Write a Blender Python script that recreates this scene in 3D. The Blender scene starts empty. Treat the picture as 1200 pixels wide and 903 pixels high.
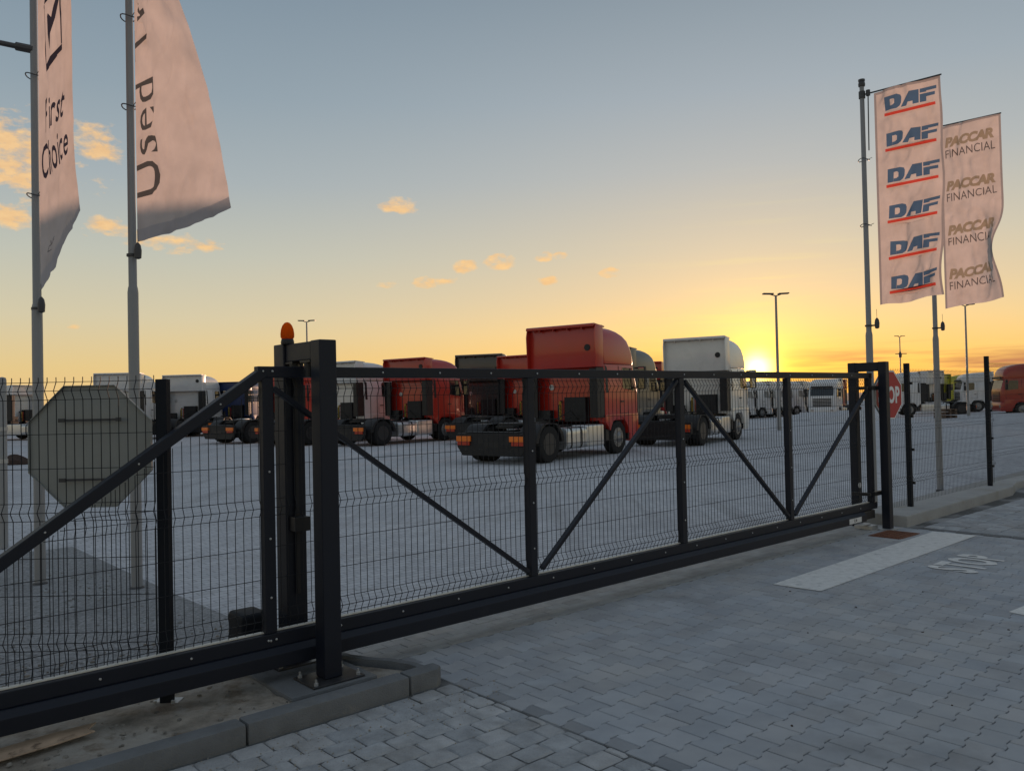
import bpy, bmesh, math, random
import numpy as np
from math import pi, sin, cos, radians
from mathutils import Vector, Matrix, geometry
random.seed(7)
SC = bpy.context.scene
COL = SC.collection

# ------------------------------------------------------------------ camera
CAM_H, FPX, PITCH, ROLL = 1.7, 960.0, 0.0172, -0.022
CAMR = Matrix.Rotation(pi/2 + PITCH, 3, 'X') @ Matrix.Rotation(ROLL, 3, 'Z')
cd = bpy.data.cameras.new('camera')
cd.sensor_width = 36; cd.sensor_fit = 'HORIZONTAL'; cd.lens = 36*FPX/1200
cd.clip_start = .05; cd.clip_end = 9000
cam = bpy.data.objects.new('camera', cd); COL.objects.link(cam)
cam.matrix_world = Matrix.Translation((0, 0, CAM_H)) @ CAMR.to_4x4()
SC.camera = cam

# ------------------------------------------------------------------ sky and sun
SUN_AZ, SUN_EL = radians(16.45), radians(1.05)
SUN = Vector((sin(SUN_AZ)*cos(SUN_EL), cos(SUN_AZ)*cos(SUN_EL), sin(SUN_EL)))
SC.view_settings.view_transform = 'Standard'
SC.view_settings.look = 'None'
SC.view_settings.exposure = 0.20
SC.view_settings.gamma = 1.0
SC.view_settings.use_curve_mapping = False

def lin(c):
    return tuple(((v/255)/12.92 if v/255 <= .04045 else ((v/255+.055)/1.055)**2.4) for v in c)

def build_world():
    w = bpy.data.worlds.new('World'); SC.world = w; w.use_nodes = True
    nt = w.node_tree; N = nt.nodes; L = nt.links
    for n in list(N): N.remove(n)
    def nd(t, **k):
        n = N.new(t)
        for a, b in k.items(): setattr(n, a, b)
        return n
    def math_(op, a, b=None, c=None, clamp=False):
        n = nd('ShaderNodeMath', operation=op, use_clamp=clamp)
        for i, v in enumerate((a, b, c)):
            if v is None: continue
            if isinstance(v, (int, float)): n.inputs[i].default_value = v
            else: L.new(v, n.inputs[i])
        return n.outputs[0]
    def dot(vec, v):
        n = nd('ShaderNodeVectorMath', operation='DOT_PRODUCT'); L.new(vec, n.inputs[0]); n.inputs[1].default_value = v
        return n.outputs['Value']
    def mix(f, a, b, mode='MIX'):
        n = nd('ShaderNodeMix', data_type='RGBA', blend_type=mode)
        for s, v in ((n.inputs[0], f), (n.inputs[6], a), (n.inputs[7], b)):
            if isinstance(v, (int, float)): s.default_value = v
            elif isinstance(v, tuple): s.default_value = (*v, 1) if len(v) == 3 else v
            else: L.new(v, s)
        return n.outputs[2]
    def ramp(f, stops):
        n = nd('ShaderNodeValToRGB'); e = n.color_ramp.elements
        n.color_ramp.interpolation = 'EASE' if False else 'LINEAR'
        while len(e) < len(stops): e.new(.5)
        for el, (p, c) in zip(e, stops): el.position = p; el.color = (*lin(c), 1)
        L.new(f, n.inputs[0]); return n.outputs[0]
    tc = nd('ShaderNodeTexCoord'); nrm = nd('ShaderNodeVectorMath', operation='NORMALIZE'); L.new(tc.outputs['Generated'], nrm.inputs[0])
    V = nrm.outputs[0]
    z = dot(V, (0, 0, 1))
    sky = nd('ShaderNodeTexSky', sky_type='NISHITA', sun_disc=False, sun_elevation=SUN_EL, sun_rotation=SUN_AZ)
    sky.air_density = 1.0; sky.dust_density = 1.5; sky.ozone_density = 1.5
    # evening colours of the air by height, away from the sun and under the sun
    up = [(.60, (124, 137, 150)), (.8, (139, 149, 159)), (1.0, (144, 154, 164))]
    far = ramp(z, [(0.0, (220, 182, 124)), (.045, (214, 188, 132)), (.10, (198, 188, 158)), (.17, (178, 180, 168)), (.25, (154, 164, 168)), (.34, (134, 149, 159)), (.45, (117, 134, 148))] + up)
    near = ramp(z, [(0.0, (246, 174, 76)), (.035, (246, 192, 92)), (.08, (234, 198, 134)), (.12, (217, 193, 152)), (.17, (198, 187, 163)), (.26, (170, 173, 171)), (.34, (151, 161, 168)), (.45, (127, 140, 150))] + up)
    flat = nd('ShaderNodeVectorMath', operation='MULTIPLY'); L.new(V, flat.inputs[0]); flat.inputs[1].default_value = (1, 1, 0)
    fn = nd('ShaderNodeVectorMath', operation='NORMALIZE'); L.new(flat.outputs[0], fn.inputs[0])
    az = dot(fn.outputs[0], (sin(SUN_AZ), cos(SUN_AZ), 0))
    azf = math_('POWER', math_('MAXIMUM', az, 0.0), 9.0)
    base = mix(azf, far, near)
    GL = Vector((sin(SUN_AZ+.004), cos(SUN_AZ+.004), math.tan(radians(1.75)))).normalized()   # the disc's glow, lifted by the thick air
    sd = math_('MAXIMUM', dot(V, tuple(GL)), 0.0)
    def glow(p, col, k):
        g = math_('MULTIPLY', math_('POWER', sd, p), k)
        n = nd('ShaderNodeVectorMath', operation='SCALE'); n.inputs[0].default_value = lin(col); L.new(g, n.inputs['Scale'])
        return n.outputs[0]
    def add(a, b): return mix(1.0, a, b, 'ADD')
    base = add(base, glow(110, (255, 190, 40), 0.13))
    base = add(base, glow(600, (255, 205, 45), .38))
    base = add(base, glow(9000, (255, 232, 140), 3.6))
    base = add(base, glow(2600, (255, 220, 90), .5))
    # ---- clouds, by direction
    def cdir(x, y):
        d = CAMR @ Vector(((x-600)/FPX, -(y-451.5)/FPX, -1)); return d.normalized()
    mp = nd('ShaderNodeMapping'); L.new(V, mp.inputs[0]); mp.inputs['Scale'].default_value = (1, 1, 2.1)
    ns = nd('ShaderNodeTexNoise'); L.new(mp.outputs[0], ns.inputs['Vector']); ns.inputs['Scale'].default_value = 26; ns.inputs['Detail'].default_value = 7; ns.inputs['Roughness'].default_value = .62
    ns2 = nd('ShaderNodeTexNoise'); L.new(mp.outputs[0], ns2.inputs['Vector']); ns2.inputs['Scale'].default_value = 70; ns2.inputs['Detail'].default_value = 4
    nz = math_('ADD', math_('MULTIPLY', ns.outputs['Fac'], .72), math_('MULTIPLY', ns2.outputs['Fac'], .28))
    total = None
    #            x    y    half-width  half-height (pixels of arc)   strength
    for (px, py, hw, hh, st) in ((20, 185, 75, 40, 1.3), (108, 168, 30, 24, 1.2), (10, 250, 40, 16, 1.1), (128, 264, 30, 14, .85), (212, 287, 50, 11, 1.25),
                            (470, 242, 22, 9, 1.5), (585, 306, 17, 9, 2.2), (545, 312, 14, 8, 2.0), (497, 331, 13, 8, 2.0), (638, 301, 11, 6, 2.0), (656, 300, 9, 5, 1.9), (641, 329, 10, 5, 1.5), (715, 320, 14, 6, 2.3),
                            (451, 336, 18, 5, .85), (520, 329, 16, 5, .9), (80, 383, 16, 3, .7)):
        c = cdir(px, py); r = c.cross(Vector((0, 0, 1))).normalized(); u = r.cross(c)
        a = math_('MULTIPLY', dot(V, tuple(r)), FPX/hw); b = math_('MULTIPLY', dot(V, tuple(u)), FPX/hh)
        q = math_('SQRT', math_('ADD', math_('MULTIPLY', a, a), math_('MULTIPLY', b, b)))
        front = math_('GREATER_THAN', dot(V, tuple(c)), 0.5)
        m = math_('MULTIPLY', math_('MULTIPLY', math_('SUBTRACT', 1.35, q, clamp=False), st), front)
        m = math_('MAXIMUM', m, 0.0)
        total = m if total is None else math_('MAXIMUM', total, m)
    dens = math_('SUBTRACT', math_('ADD', math_('MULTIPLY', math_('MINIMUM', total, 1.1), .46), math_('MULTIPLY', math_('SUBTRACT', nz, .5), 2.6)), .24)
    dens = math_('MULTIPLY', math_('MULTIPLY', dens, 2.6, clamp=True), math_('GREATER_THAN', total, 0.001))
    litc = mix(math_('MULTIPLY', ns2.outputs['Fac'], 1.0), (*lin((214, 164, 110)),), (*lin((246, 204, 140)),))
    base = mix(math_('MULTIPLY', dens, .85), base, litc)
    # low purple-grey bands near the horizon, right of the sun
    mp2 = nd('ShaderNodeMapping'); L.new(V, mp2.inputs[0]); mp2.inputs['Scale'].default_value = (4, 4, 62)
    ns3 = nd('ShaderNodeTexNoise'); L.new(mp2.outputs[0], ns3.inputs['Vector']); ns3.inputs['Scale'].default_value = 1.6; ns3.inputs['Detail'].default_value = 5
    band = math_('MULTIPLY', math_('SUBTRACT', ns3.outputs['Fac'], .43), 6.0, clamp=True)
    win = math_('MULTIPLY', math_('MULTIPLY', math_('SUBTRACT', z, .006), 60., clamp=True), math_('MULTIPLY', math_('SUBTRACT', .058, z), 40., clamp=True))
    c = cdir(1080, 430); rgt = math_('MULTIPLY', math_('SUBTRACT', dot(V, tuple(c)), .93), 18., clamp=True)
    away = math_('SUBTRACT', 1.0, math_('POWER', sd, 700.))
    band = math_('MULTIPLY', math_('MULTIPLY', math_('MULTIPLY', band, win), rgt), math_('MULTIPLY', away, .95))
    base = mix(band, base, lin((172, 116, 84)))
    # thin bright streaks by the sun
    streak = math_('MULTIPLY', math_('MULTIPLY', math_('SUBTRACT', ns3.outputs['Fac'], .52), 3., clamp=True), math_('POWER', sd, 120.))
    base = mix(math_('MULTIPLY', streak, .5), base, lin((255, 236, 120)))
    # real sky scattering from the sky texture carries part of the light
    bs = nd('ShaderNodeVectorMath', operation='SCALE'); L.new(base, bs.inputs[0]); bs.inputs['Scale'].default_value = 9.2
    tot = mix(.10, bs.outputs[0], sky.outputs[0])
    bg = nd('ShaderNodeBackground'); bg.inputs['Strength'].default_value = .12
    L.new(tot, bg.inputs['Color'])
    out = nd('ShaderNodeOutputWorld'); L.new(bg.outputs[0], out.inputs['Surface'])
build_world()

sl = bpy.data.lights.new('sun', 'SUN'); sl.energy = 3.0; sl.angle = radians(.53); sl.color = (1, .58, .37)
so = bpy.data.objects.new('sun', sl); COL.objects.link(so)
so.rotation_euler = (-SUN).to_track_quat('-Z', 'Y').to_euler()

# ------------------------------------------------------------------ materials
def new_mat(name):
    m = bpy.data.materials.new(name); m.use_nodes = True
    nt = m.node_tree; return m, nt, nt.nodes['Principled BSDF']

def mat(name, col, rough=.5, metal=0.0, var=.12, scale=6.0, bump=0.0, bscale=60., spec=.5, coat=0.0, rvar=.12, detail=5, tone=False, coord='Object', stains=None):
    """procedural surface: a base colour broken up by noise, uneven gloss, optional fine bump"""
    m, nt, P = new_mat(name); N = nt.nodes; L = nt.links
    tc = N.new('ShaderNodeTexCoord')
    src = tc.outputs[coord]
    ns = N.new('ShaderNodeTexNoise'); ns.inputs['Scale'].default_value = scale; ns.inputs['Detail'].default_value = detail; ns.inputs['Roughness'].default_value = .6
    L.new(src, ns.inputs['Vector'])
    rp = N.new('ShaderNodeValToRGB'); e = rp.color_ramp.elements
    e[0].position = .28; e[1].position = .72
    e[0].color = (*[max(0, c*(1-var)) for c in col], 1); e[1].color = (*[min(1, c*(1+var)) for c in col], 1)
    L.new(ns.outputs['Fac'], rp.inputs[0]); c = rp.outputs[0]
    if stains:
        for (scol, sscale, lo, hi, amt, *ext) in stains:
            s = N.new('ShaderNodeTexNoise'); s.inputs['Scale'].default_value = sscale; s.inputs['Detail'].default_value = 6; s.inputs['Roughness'].default_value = .65
            if ext:
                mp = N.new('ShaderNodeMapping'); mp.inputs['Rotation'].default_value = (0, 0, ext[1]); mp.inputs['Scale'].default_value = ext[0]; L.new(src, mp.inputs[0]); L.new(mp.outputs[0], s.inputs['Vector'])
            else: L.new(src, s.inputs['Vector'])
            mr = N.new('ShaderNodeMapRange'); mr.inputs[1].default_value = lo; mr.inputs[2].default_value = hi; mr.inputs[4].default_value = amt
            L.new(s.outputs['Fac'], mr.inputs[0])
            mx = N.new('ShaderNodeMix'); mx.data_type = 'RGBA'; L.new(mr.outputs[0], mx.inputs[0]); L.new(c, mx.inputs[6]); mx.inputs[7].default_value = (*scol, 1)
            c = mx.outputs[2]
    if tone:
        at = N.new('ShaderNodeAttribute'); at.attribute_name = 'tone'
        mx = N.new('ShaderNodeMix'); mx.data_type = 'RGBA'; mx.blend_type = 'MULTIPLY'; mx.inputs[0].default_value = 1
        L.new(c, mx.inputs[6]); L.new(at.outputs['Color'], mx.inputs[7]); c = mx.outputs[2]
    L.new(c, P.inputs['Base Color'])
    mr = N.new('ShaderNodeMapRange'); mr.inputs[3].default_value = max(.03, rough-rvar); mr.inputs[4].default_value = min(1, rough+rvar)
    L.new(ns.outputs['Fac'], mr.inputs[0]); L.new(mr.outputs[0], P.inputs['Roughness'])
    P.inputs['Metallic'].default_value = metal; P.inputs['Specular IOR Level'].default_value = spec
    if coat: P.inputs['Coat Weight'].default_value = coat; P.inputs['Coat Roughness'].default_value = .06
    if bump:
        nb = N.new('ShaderNodeTexNoise'); nb.inputs['Scale'].default_value = bscale; nb.inputs['Detail'].default_value = 6
        L.new(src, nb.inputs['Vector'])
        b = N.new('ShaderNodeBump'); b.inputs['Strength'].default_value = bump; b.inputs['Distance'].default_value = .01
        L.new(nb.outputs['Fac'], b.inputs['Height']); L.new(b.outputs[0], P.inputs['Normal'])
    return m

def cloth_mat(name, col, trans=.6, through=.12, var=.05):
    m, nt, P = new_mat(name); N = nt.nodes; L = nt.links
    N.remove(P)
    tc = N.new('ShaderNodeTexCoord'); ns = N.new('ShaderNodeTexNoise'); ns.inputs['Scale'].default_value = 4; ns.inputs['Detail'].default_value = 6
    L.new(tc.outputs['Object'], ns.inputs['Vector'])
    rp = N.new('ShaderNodeValToRGB'); e = rp.color_ramp.elements; e[0].position = .3; e[1].position = .7
    e[0].color = (*[c*(1-var) for c in col], 1); e[1].color = (*[min(1, c*(1+var)) for c in col], 1)
    L.new(ns.outputs['Fac'], rp.inputs[0])
    d = N.new('ShaderNodeBsdfDiffuse'); t = N.new('ShaderNodeBsdfTranslucent')
    L.new(rp.outputs[0], d.inputs[0]); L.new(rp.outputs[0], t.inputs[0])
    mx = N.new('ShaderNodeMixShader'); mx.inputs[0].default_value = trans; L.new(d.outputs[0], mx.inputs[1]); L.new(t.outputs[0], mx.inputs[2])
    wv = N.new('ShaderNodeTexNoise'); wv.inputs['Scale'].default_value = 420; L.new(tc.outputs['Object'], wv.inputs['Vector'])
    bp = N.new('ShaderNodeBump'); bp.inputs['Strength'].default_value = .12; bp.inputs['Distance'].default_value = .002
    L.new(wv.outputs['Fac'], bp.inputs['Height']); L.new(bp.outputs[0], d.inputs['Normal'])
    L.new(mx.outputs[0], N['Material Output'].inputs['Surface'])
    return m

M = {}
M['yard'] = mat('yard paving', (.525, .53, .555), .95, var=.10, scale=.35, bump=.15, bscale=40, rvar=.03, spec=.0, stains=[((.45, .445, .46), .12, .5, .68, .6), ((.68, .67, .67), .9, .56, .7, .4), ((.46, .455, .46), 6, .5, .66, .5),
    ((.34, .335, .34), 1.0, .55, .72, .55, (1.6, .09, 1), -.95), ((.40, .39, .39), 1.0, .56, .70, .5, (.10, 1.9, 1), -.72), ((.16, .155, .155), .45, .68, .76, .6)])
def yard_blocks():
    """fine grid of paving joints over the yard, laid square to the gate"""
    nt = M['yard'].node_tree; N = nt.nodes; L = nt.links; P = N['Principled BSDF']
    tc = N.new('ShaderNodeTexCoord'); mp = N.new('ShaderNodeMapping'); mp.inputs['Rotation'].default_value = (0, 0, -GA0); L.new(tc.outputs['Object'], mp.inputs[0])
    br = N.new('ShaderNodeTexBrick'); br.inputs['Scale'].default_value = 2.5; br.inputs['Mortar Size'].default_value = .018; br.inputs['Color1'].default_value = (1, 1, 1, 1); br.inputs['Color2'].default_value = (.80, .80, .81, 1); br.inputs['Mortar'].default_value = (.5, .5, .5, 1)
    L.new(mp.outputs[0], br.inputs['Vector'])
    mx = N.new('ShaderNodeMix'); mx.data_type = 'RGBA'; mx.blend_type = 'MULTIPLY'; mx.inputs[0].default_value = .8
    old = P.inputs['Base Color'].links[0].from_socket; L.new(old, mx.inputs[6]); L.new(br.outputs['Color'], mx.inputs[7]); L.new(mx.outputs[2], P.inputs['Base Color'])
GA0 = math.atan2(.66276, .74883)
yard_blocks()
M['gravel'] = mat('grey gravel', (.245, .25, .26), .95, var=.5, scale=38, bump=1.0, bscale=70, rvar=.03, spec=.2, stains=[((.15, .153, .16), 1.2, .5, .7, .5)])
M['far_ground'] = mat('open ground', (.16, .15, .12), .95, var=.3, scale=.05, spec=.2)
M['dirt'] = mat('sandy dirt', (.27, .235, .195), .95, var=.4, scale=9, bump=1.0, bscale=45, spec=.2, stains=[((.37, .345, .31), 3.5, .46, .62, .8), ((.15, .11, .075), 5, .56, .66, .7), ((.20, .12, .07), 1.4, .58, .68, .6)])
M['joint'] = mat('joint sand', (.13, .128, .125), .95, var=.25, scale=20, bump=.6, spec=.0, stains=[((.33, .33, .33), .9, .47, .58, .92)])
M['paver'] = mat('grey concrete pavers', (.355, .367, .39), .97, var=.13, scale=2.2, bump=.45, bscale=190, tone=True, rvar=.02, spec=.0, stains=[((.40, .395, .39), .55, .46, .66, .6), ((.20, .198, .195), .8, .55, .72, .6), ((.22, .185, .15), 1.9, .63, .72, .45), ((.13, .125, .12), 14, .70, .76, .7)])
M['sett'] = mat('split concrete setts', (.355, .36, .37), .95, spec=.0, rvar=.03, var=.22, scale=7, bump=.8, bscale=70, tone=True, stains=[((.22, .205, .185), 2.5, .52, .68, .5)])
M['block'] = mat('rectangular blocks', (.38, .37, .36), .95, spec=.0, rvar=.03, var=.15, scale=6, bump=.5, bscale=120, tone=True)
M['kerb'] = mat('concrete kerb', (.155, .16, .166), .95, spec=.15, rvar=.03, var=.14, scale=7, bump=.5, bscale=130, stains=[((.13, .13, .125), 3, .52, .7, .55), ((.27, .25, .22), 5, .6, .7, .4)])
M['concrete'] = mat('pale concrete', (.34, .338, .335), .95, spec=.15, rvar=.03, var=.12, scale=5, bump=.5, bscale=90, stains=[((.24, .225, .19), 2.5, .5, .66, .6)])
M['paint_white'] = mat('worn white road paint', (.60, .60, .59), .75, var=.14, scale=14, bump=.3, bscale=160, stains=[((.28, .29, .30), 11, .56, .68, .6)])
M['anthracite'] = mat('anthracite powder coat', (.0085, .0115, .021), .48, var=.10, scale=3, bump=.06, bscale=300, spec=.3, stains=[((.028, .031, .036), 7, .62, .75, .35)])
M['wire'] = mat('anthracite coated wire', (.010, .012, .017), .6, var=.1, spec=.3)
M['galv'] = mat('galvanised steel', (.45, .455, .46), .5, metal=.7, var=.2, scale=18, rvar=.15)
M['pale_strip'] = mat('pale strip', (.62, .60, .55), .6, metal=.2, var=.15, scale=12)  # thin pale strip lying along the top of the lower rail
M['alloy'] = mat('dull alloy wheel', (.22, .22, .225), .4, metal=.6, var=.3, scale=20)
M['alu'] = mat('brushed aluminium', (.62, .62, .62), .36, metal=.85, var=.08, scale=10)
M['pole_grey'] = mat('light grey painted pole', (.26, .265, .275), .5, metal=.2, var=.06, scale=2)
M['pole_dark'] = mat('dark grey fitting', (.05, .05, .055), .5, var=.1)
M['sign_back'] = mat('dull grey aluminium sheet', (.28, .29, .28), .6, metal=.1, var=.12, scale=2.5, rvar=.12, stains=[((.20, .20, .185), 2, .5, .7, .4)])
M['sign_red'] = mat('red sign face', (.42, .022, .028), .5, var=.06)
M['sign_white'] = mat('white sign lettering', (.78, .78, .78), .5, var=.03)
M['rust'] = mat('rusted iron', (.16, .058, .028), .85, var=.35, scale=22, bump=.7, bscale=90, stains=[((.07, .03, .02), 9, .5, .65, .6)])
M['board'] = mat('weathered plywood', (.46, .33, .23), .85, var=.25, scale=7, bump=.3, stains=[((.12, .08, .05), 12, .58, .66, .85), ((.2, .14, .1), 3, .5, .65, .6)])
M['black'] = mat('black plastic', (.013, .013, .015), .5, var=.2, scale=9, spec=.4)
M['sticker'] = mat('white printed label', (.62, .62, .62), .5, var=.04)
M['rubber'] = mat('tyre rubber', (.016, .016, .017), .85, var=.2, scale=25, bump=.3, spec=.3)
M['rim'] = mat('dull steel wheel', (.04, .04, .042), .5, metal=.3, var=.2, scale=15)
M['chassis'] = mat('black chassis paint', (.014, .014, .016), .6, var=.3, scale=5, spec=.35, stains=[((.05, .048, .045), 4, .55, .7, .5)])
M['tank'] = mat('aluminium tank', (.55, .56, .57), .34, metal=.75, var=.08, scale=4, rvar=.08)
M['steel'] = mat('dark oiled steel', (.07, .07, .075), .4, metal=.6, var=.3, scale=15, stains=[((.12, .09, .07), 9, .56, .7, .5)])
M['post'] = mat('anthracite fence post', (.010, .0125, .018), .65, var=.1, spec=.15)
M['glass'] = mat('dark cab glass', (.012, .014, .016), .06, var=.05, spec=.8, rvar=.02)
M['painted_sky_glass'] = mat('glass with sky painted in', (.26, .26, .25), .2, var=.25, scale=3)  # flat grey stands in for sky reflected in and shining through the windows
M['mirror'] = mat('mirror glass', (.7, .7, .7), .04, metal=1.0, var=.01, rvar=.01)
M['amber'] = mat('amber lens', (.75, .17, .015), .3, var=.08, spec=.5)
M['tail_red'] = mat('red lens', (.40, .03, .012), .3, var=.08)
M['yellow_lens'] = mat('yellow marking', (.62, .42, .05), .5, var=.08)
M['chrome'] = mat('bright wheel nuts', (.6, .6, .6), .25, metal=.9, var=.05)
M['lamp_lens'] = mat('headlamp glass', (.5, .5, .5), .12, metal=.4, var=.05)
M['cloth'] = cloth_mat('white flag cloth', (.52, .475, .475), .62, var=.10)
M['hem'] = cloth_mat('white hemmed cloth', (.42, .40, .43), .35)
M['double'] = cloth_mat('doubled cloth edge', (.36, .33, .34), .45)
M['print_dark'] = cloth_mat('dark blue print', (.035, .035, .055), .5)
M['print_black'] = cloth_mat('black print', (.085, .085, .09), .5)
M['print_blue'] = cloth_mat('blue print', (.075, .14, .25), .55)
M['print_red'] = cloth_mat('red print', (.55, .075, .06), .6)
M['print_tan'] = cloth_mat('grey brown print', (.30, .255, .20), .58)
M['print_grey'] = cloth_mat('grey print', (.12, .11, .115), .5)

def paint(name, col, rough=.32):
    return mat('paint '+name, col, rough, var=.06, scale=1.5, coat=.35, rvar=.06, spec=.5, stains=[(tuple(c*.6+.03 for c in col), 2.2, .55, .75, .3)])
PA = {'red': paint('red', (.43, .021, .012)), 'deep_red': paint('deep red', (.40, .021, .013)), 'orange_red': paint('orange red', (.34, .030, .012)),
      'white': paint('white', (.60, .60, .61)), 'cream': paint('cream white', (.66, .65, .62)), 'grey': paint('grey', (.10, .095, .085)),
      'dark_grey': paint('dark grey', (.045, .046, .045)), 'blue': paint('dark blue', (.014, .035, .13)), 'yellow': paint('yellow green', (.40, .40, .03)), 'silver': paint('silver', (.30, .31, .32))}

M['beacon'] = cloth_mat('orange beacon lens', (.95, .24, .02), .75)

# ------------------------------------------------------------------ mesh helpers
class MB:
    """collects shapes and links them as ONE mesh object"""
    def __init__(s): s.v = []; s.f = []; s.m = []; s.cur = 0
    def add(s, v, f):
        o = len(s.v); s.v += [tuple(p) for p in v]; s.f += [[i+o for i in q] for q in f]; s.m += [s.cur]*len(f); return s
    def box(s, x0, x1, y0, y1, z0, z1):
        v = [(x, y, z) for z in (z0, z1) for y in (y0, y1) for x in (x0, x1)]
        return s.add(v, [(0, 2, 3, 1), (4, 5, 7, 6), (0, 1, 5, 4), (2, 6, 7, 3), (0, 4, 6, 2), (1, 3, 7, 5)])
    def bar(s, p, q, w, h, up=(0, 0, 1)):
        p, q = Vector(p), Vector(q); d = (q-p).normalized(); u = Vector(up)
        if abs(d.dot(u)) > .98: u = Vector((0, 1, 0))
        r = d.cross(u).normalized(); u = r.cross(d)
        v = [e + r*a*w/2 + u*b*h/2 for e in (p, q) for a, b in ((-1, -1), (1, -1), (1, 1), (-1, 1))]
        return s.add(v, [(0, 3, 2, 1), (4, 5, 6, 7), (0, 1, 5, 4), (1, 2, 6, 5), (2, 3, 7, 6), (3, 0, 4, 7)])
    def tube(s, pts, r, n=8, caps=True):
        pts = [Vector(p) for p in pts]; rs = r if isinstance(r, (list, tuple)) else [r]*len(pts)
        v = []; f = []; u0 = None
        for i, p in enumerate(pts):
            d = (pts[min(i+1, len(pts)-1)] - pts[max(i-1, 0)]).normalized()
            u = Vector((0, 0, 1)) if abs(d.z) < .9 else Vector((1, 0, 0))
            a = d.cross(u).normalized(); b = d.cross(a)
            for k in range(n):
                t = 2*pi*(k+.5)/n; v.append(p + (a*cos(t)+b*sin(t))*rs[i])
        for i in range(len(pts)-1):
            for k in range(n):
                f.append((i*n+k, i*n+(k+1) % n, (i+1)*n+(k+1) % n, (i+1)*n+k))
        if caps: f += [tuple(range(n))[::-1], tuple(range((len(pts)-1)*n, len(pts)*n))]
        return s.add(v, f)
    def lathe(s, prof, c=(0, 0, 0), axis='z', n=24):
        v = []; f = []
        for (r, h) in prof:
            for k in range(n):
                t = 2*pi*k/n; a, b = r*cos(t), r*sin(t)
                v.append({'z': (c[0]+a, c[1]+b, c[2]+h), 'y': (c[0]+a, c[1]+h, c[2]+b), 'x': (c[0]+h, c[1]+a, c[2]+b)}[axis])
        for i in range(len(prof)-1):
            for k in range(n): f.append((i*n+k, i*n+(k+1) % n, (i+1)*n+(k+1) % n, (i+1)*n+k))
        f += [tuple(range(n))[::-1], tuple(range((len(prof)-1)*n, len(prof)*n))]
        return s.add(v, f)
    def prism(s, poly, a0, a1, axis='y'):
        """extrude a polygon: axis y takes (x,z) points, axis z takes (x,y), axis x takes (y,z)"""
        n = len(poly)
        def P(p, a): return {'y': (p[0], a, p[1]), 'z': (p[0], p[1], a), 'x': (a, p[0], p[1])}[axis]
        v = [P(p, a0) for p in poly] + [P(p, a1) for p in poly]
        f = [tuple(range(n))[::-1], tuple(range(n, 2*n))] + [(i, (i+1) % n, n+(i+1) % n, n+i) for i in range(n)]
        return s.add(v, f)
    def loft(s, rings, caps=True):
        n = len(rings[0]); v = [p for r in rings for p in r]
        f = [(i*n+k, i*n+(k+1) % n, (i+1)*n+(k+1) % n, (i+1)*n+k) for i in range(len(rings)-1) for k in range(n)]
        if caps: f += [tuple(range(n))[::-1], tuple(range((len(rings)-1)*n, len(rings)*n))]
        return s.add(v, f)
    def build(s, name, mats, parent=None, bevel=0, smooth=None, seg=2, loc=None):
        me = bpy.data.meshes.new(name); me.from_pydata(s.v, [], s.f); me.update()
        mats = mats if isinstance(mats, (list, tuple)) else [mats]
        for m in mats: me.materials.append(M[m] if isinstance(m, str) else m)
        for p, i in zip(me.polygons, s.m): p.material_index = i
        bm = bmesh.new(); bm.from_mesh(me)
        bmesh.ops.recalc_face_normals(bm, faces=bm.faces)
        if bevel:
            ed = [e for e in bm.edges if len(e.link_faces) == 2 and e.calc_face_angle(0) > .6]
            bmesh.ops.bevel(bm, geom=ed, offset=bevel, segments=seg, profile=.6, affect='EDGES', clamp_overlap=True)
        bm.to_mesh(me); bm.free()
        if smooth is not None:
            me.shade_smooth() if hasattr(me, 'shade_smooth') else None
            me.set_sharp_from_angle(angle=radians(smooth))
        o = bpy.data.objects.new(name, me); COL.objects.link(o)
        if parent: o.parent = parent
        if loc: o.location = loc
        return o

def tag(o, label=None, cat=None, group=None, kind=None):
    if label: o['label'] = label
    if cat: o['category'] = cat
    if group: o['group'] = group
    if kind: o['kind'] = kind
    return o
def empty(name, loc, rz=0, label=None, cat=None, group=None):
    o = bpy.data.objects.new(name, None); COL.objects.link(o); o.location = loc; o.rotation_euler = (0, 0, rz)
    o.empty_display_size = .2
    return tag(o, label, cat, group)
KIDS = {}
def children(o): return [c for c in bpy.data.objects if c.parent == o]
def copy_tree(o, parent=None):
    c = o.copy(); COL.objects.link(c); c.parent = parent
    for ch in children(o): copy_tree(ch, c)
    return c

# gate frame: s along the gate, y away from the road into the yard
GA = math.atan2(.66276, .74883)
DV, YV = Vector((.74883, .66276, 0)), Vector((-.66276, .74883, 0))
def W(s, y, z=0): return DV*s + YV*y + Vector((0, 0, z))
def framed(name, s, y, z=0, **k): return empty(name, W(s, y, z), GA, **k)
def at(x, y, Y):
    """point Y metres ahead seen in direction of photo pixel x, y"""
    d = CAMR @ Vector(((x-600)/FPX, -(y-451.5)/FPX, -1)); return Vector((0, 0, CAM_H)) + d*(Y/d.y)

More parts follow.
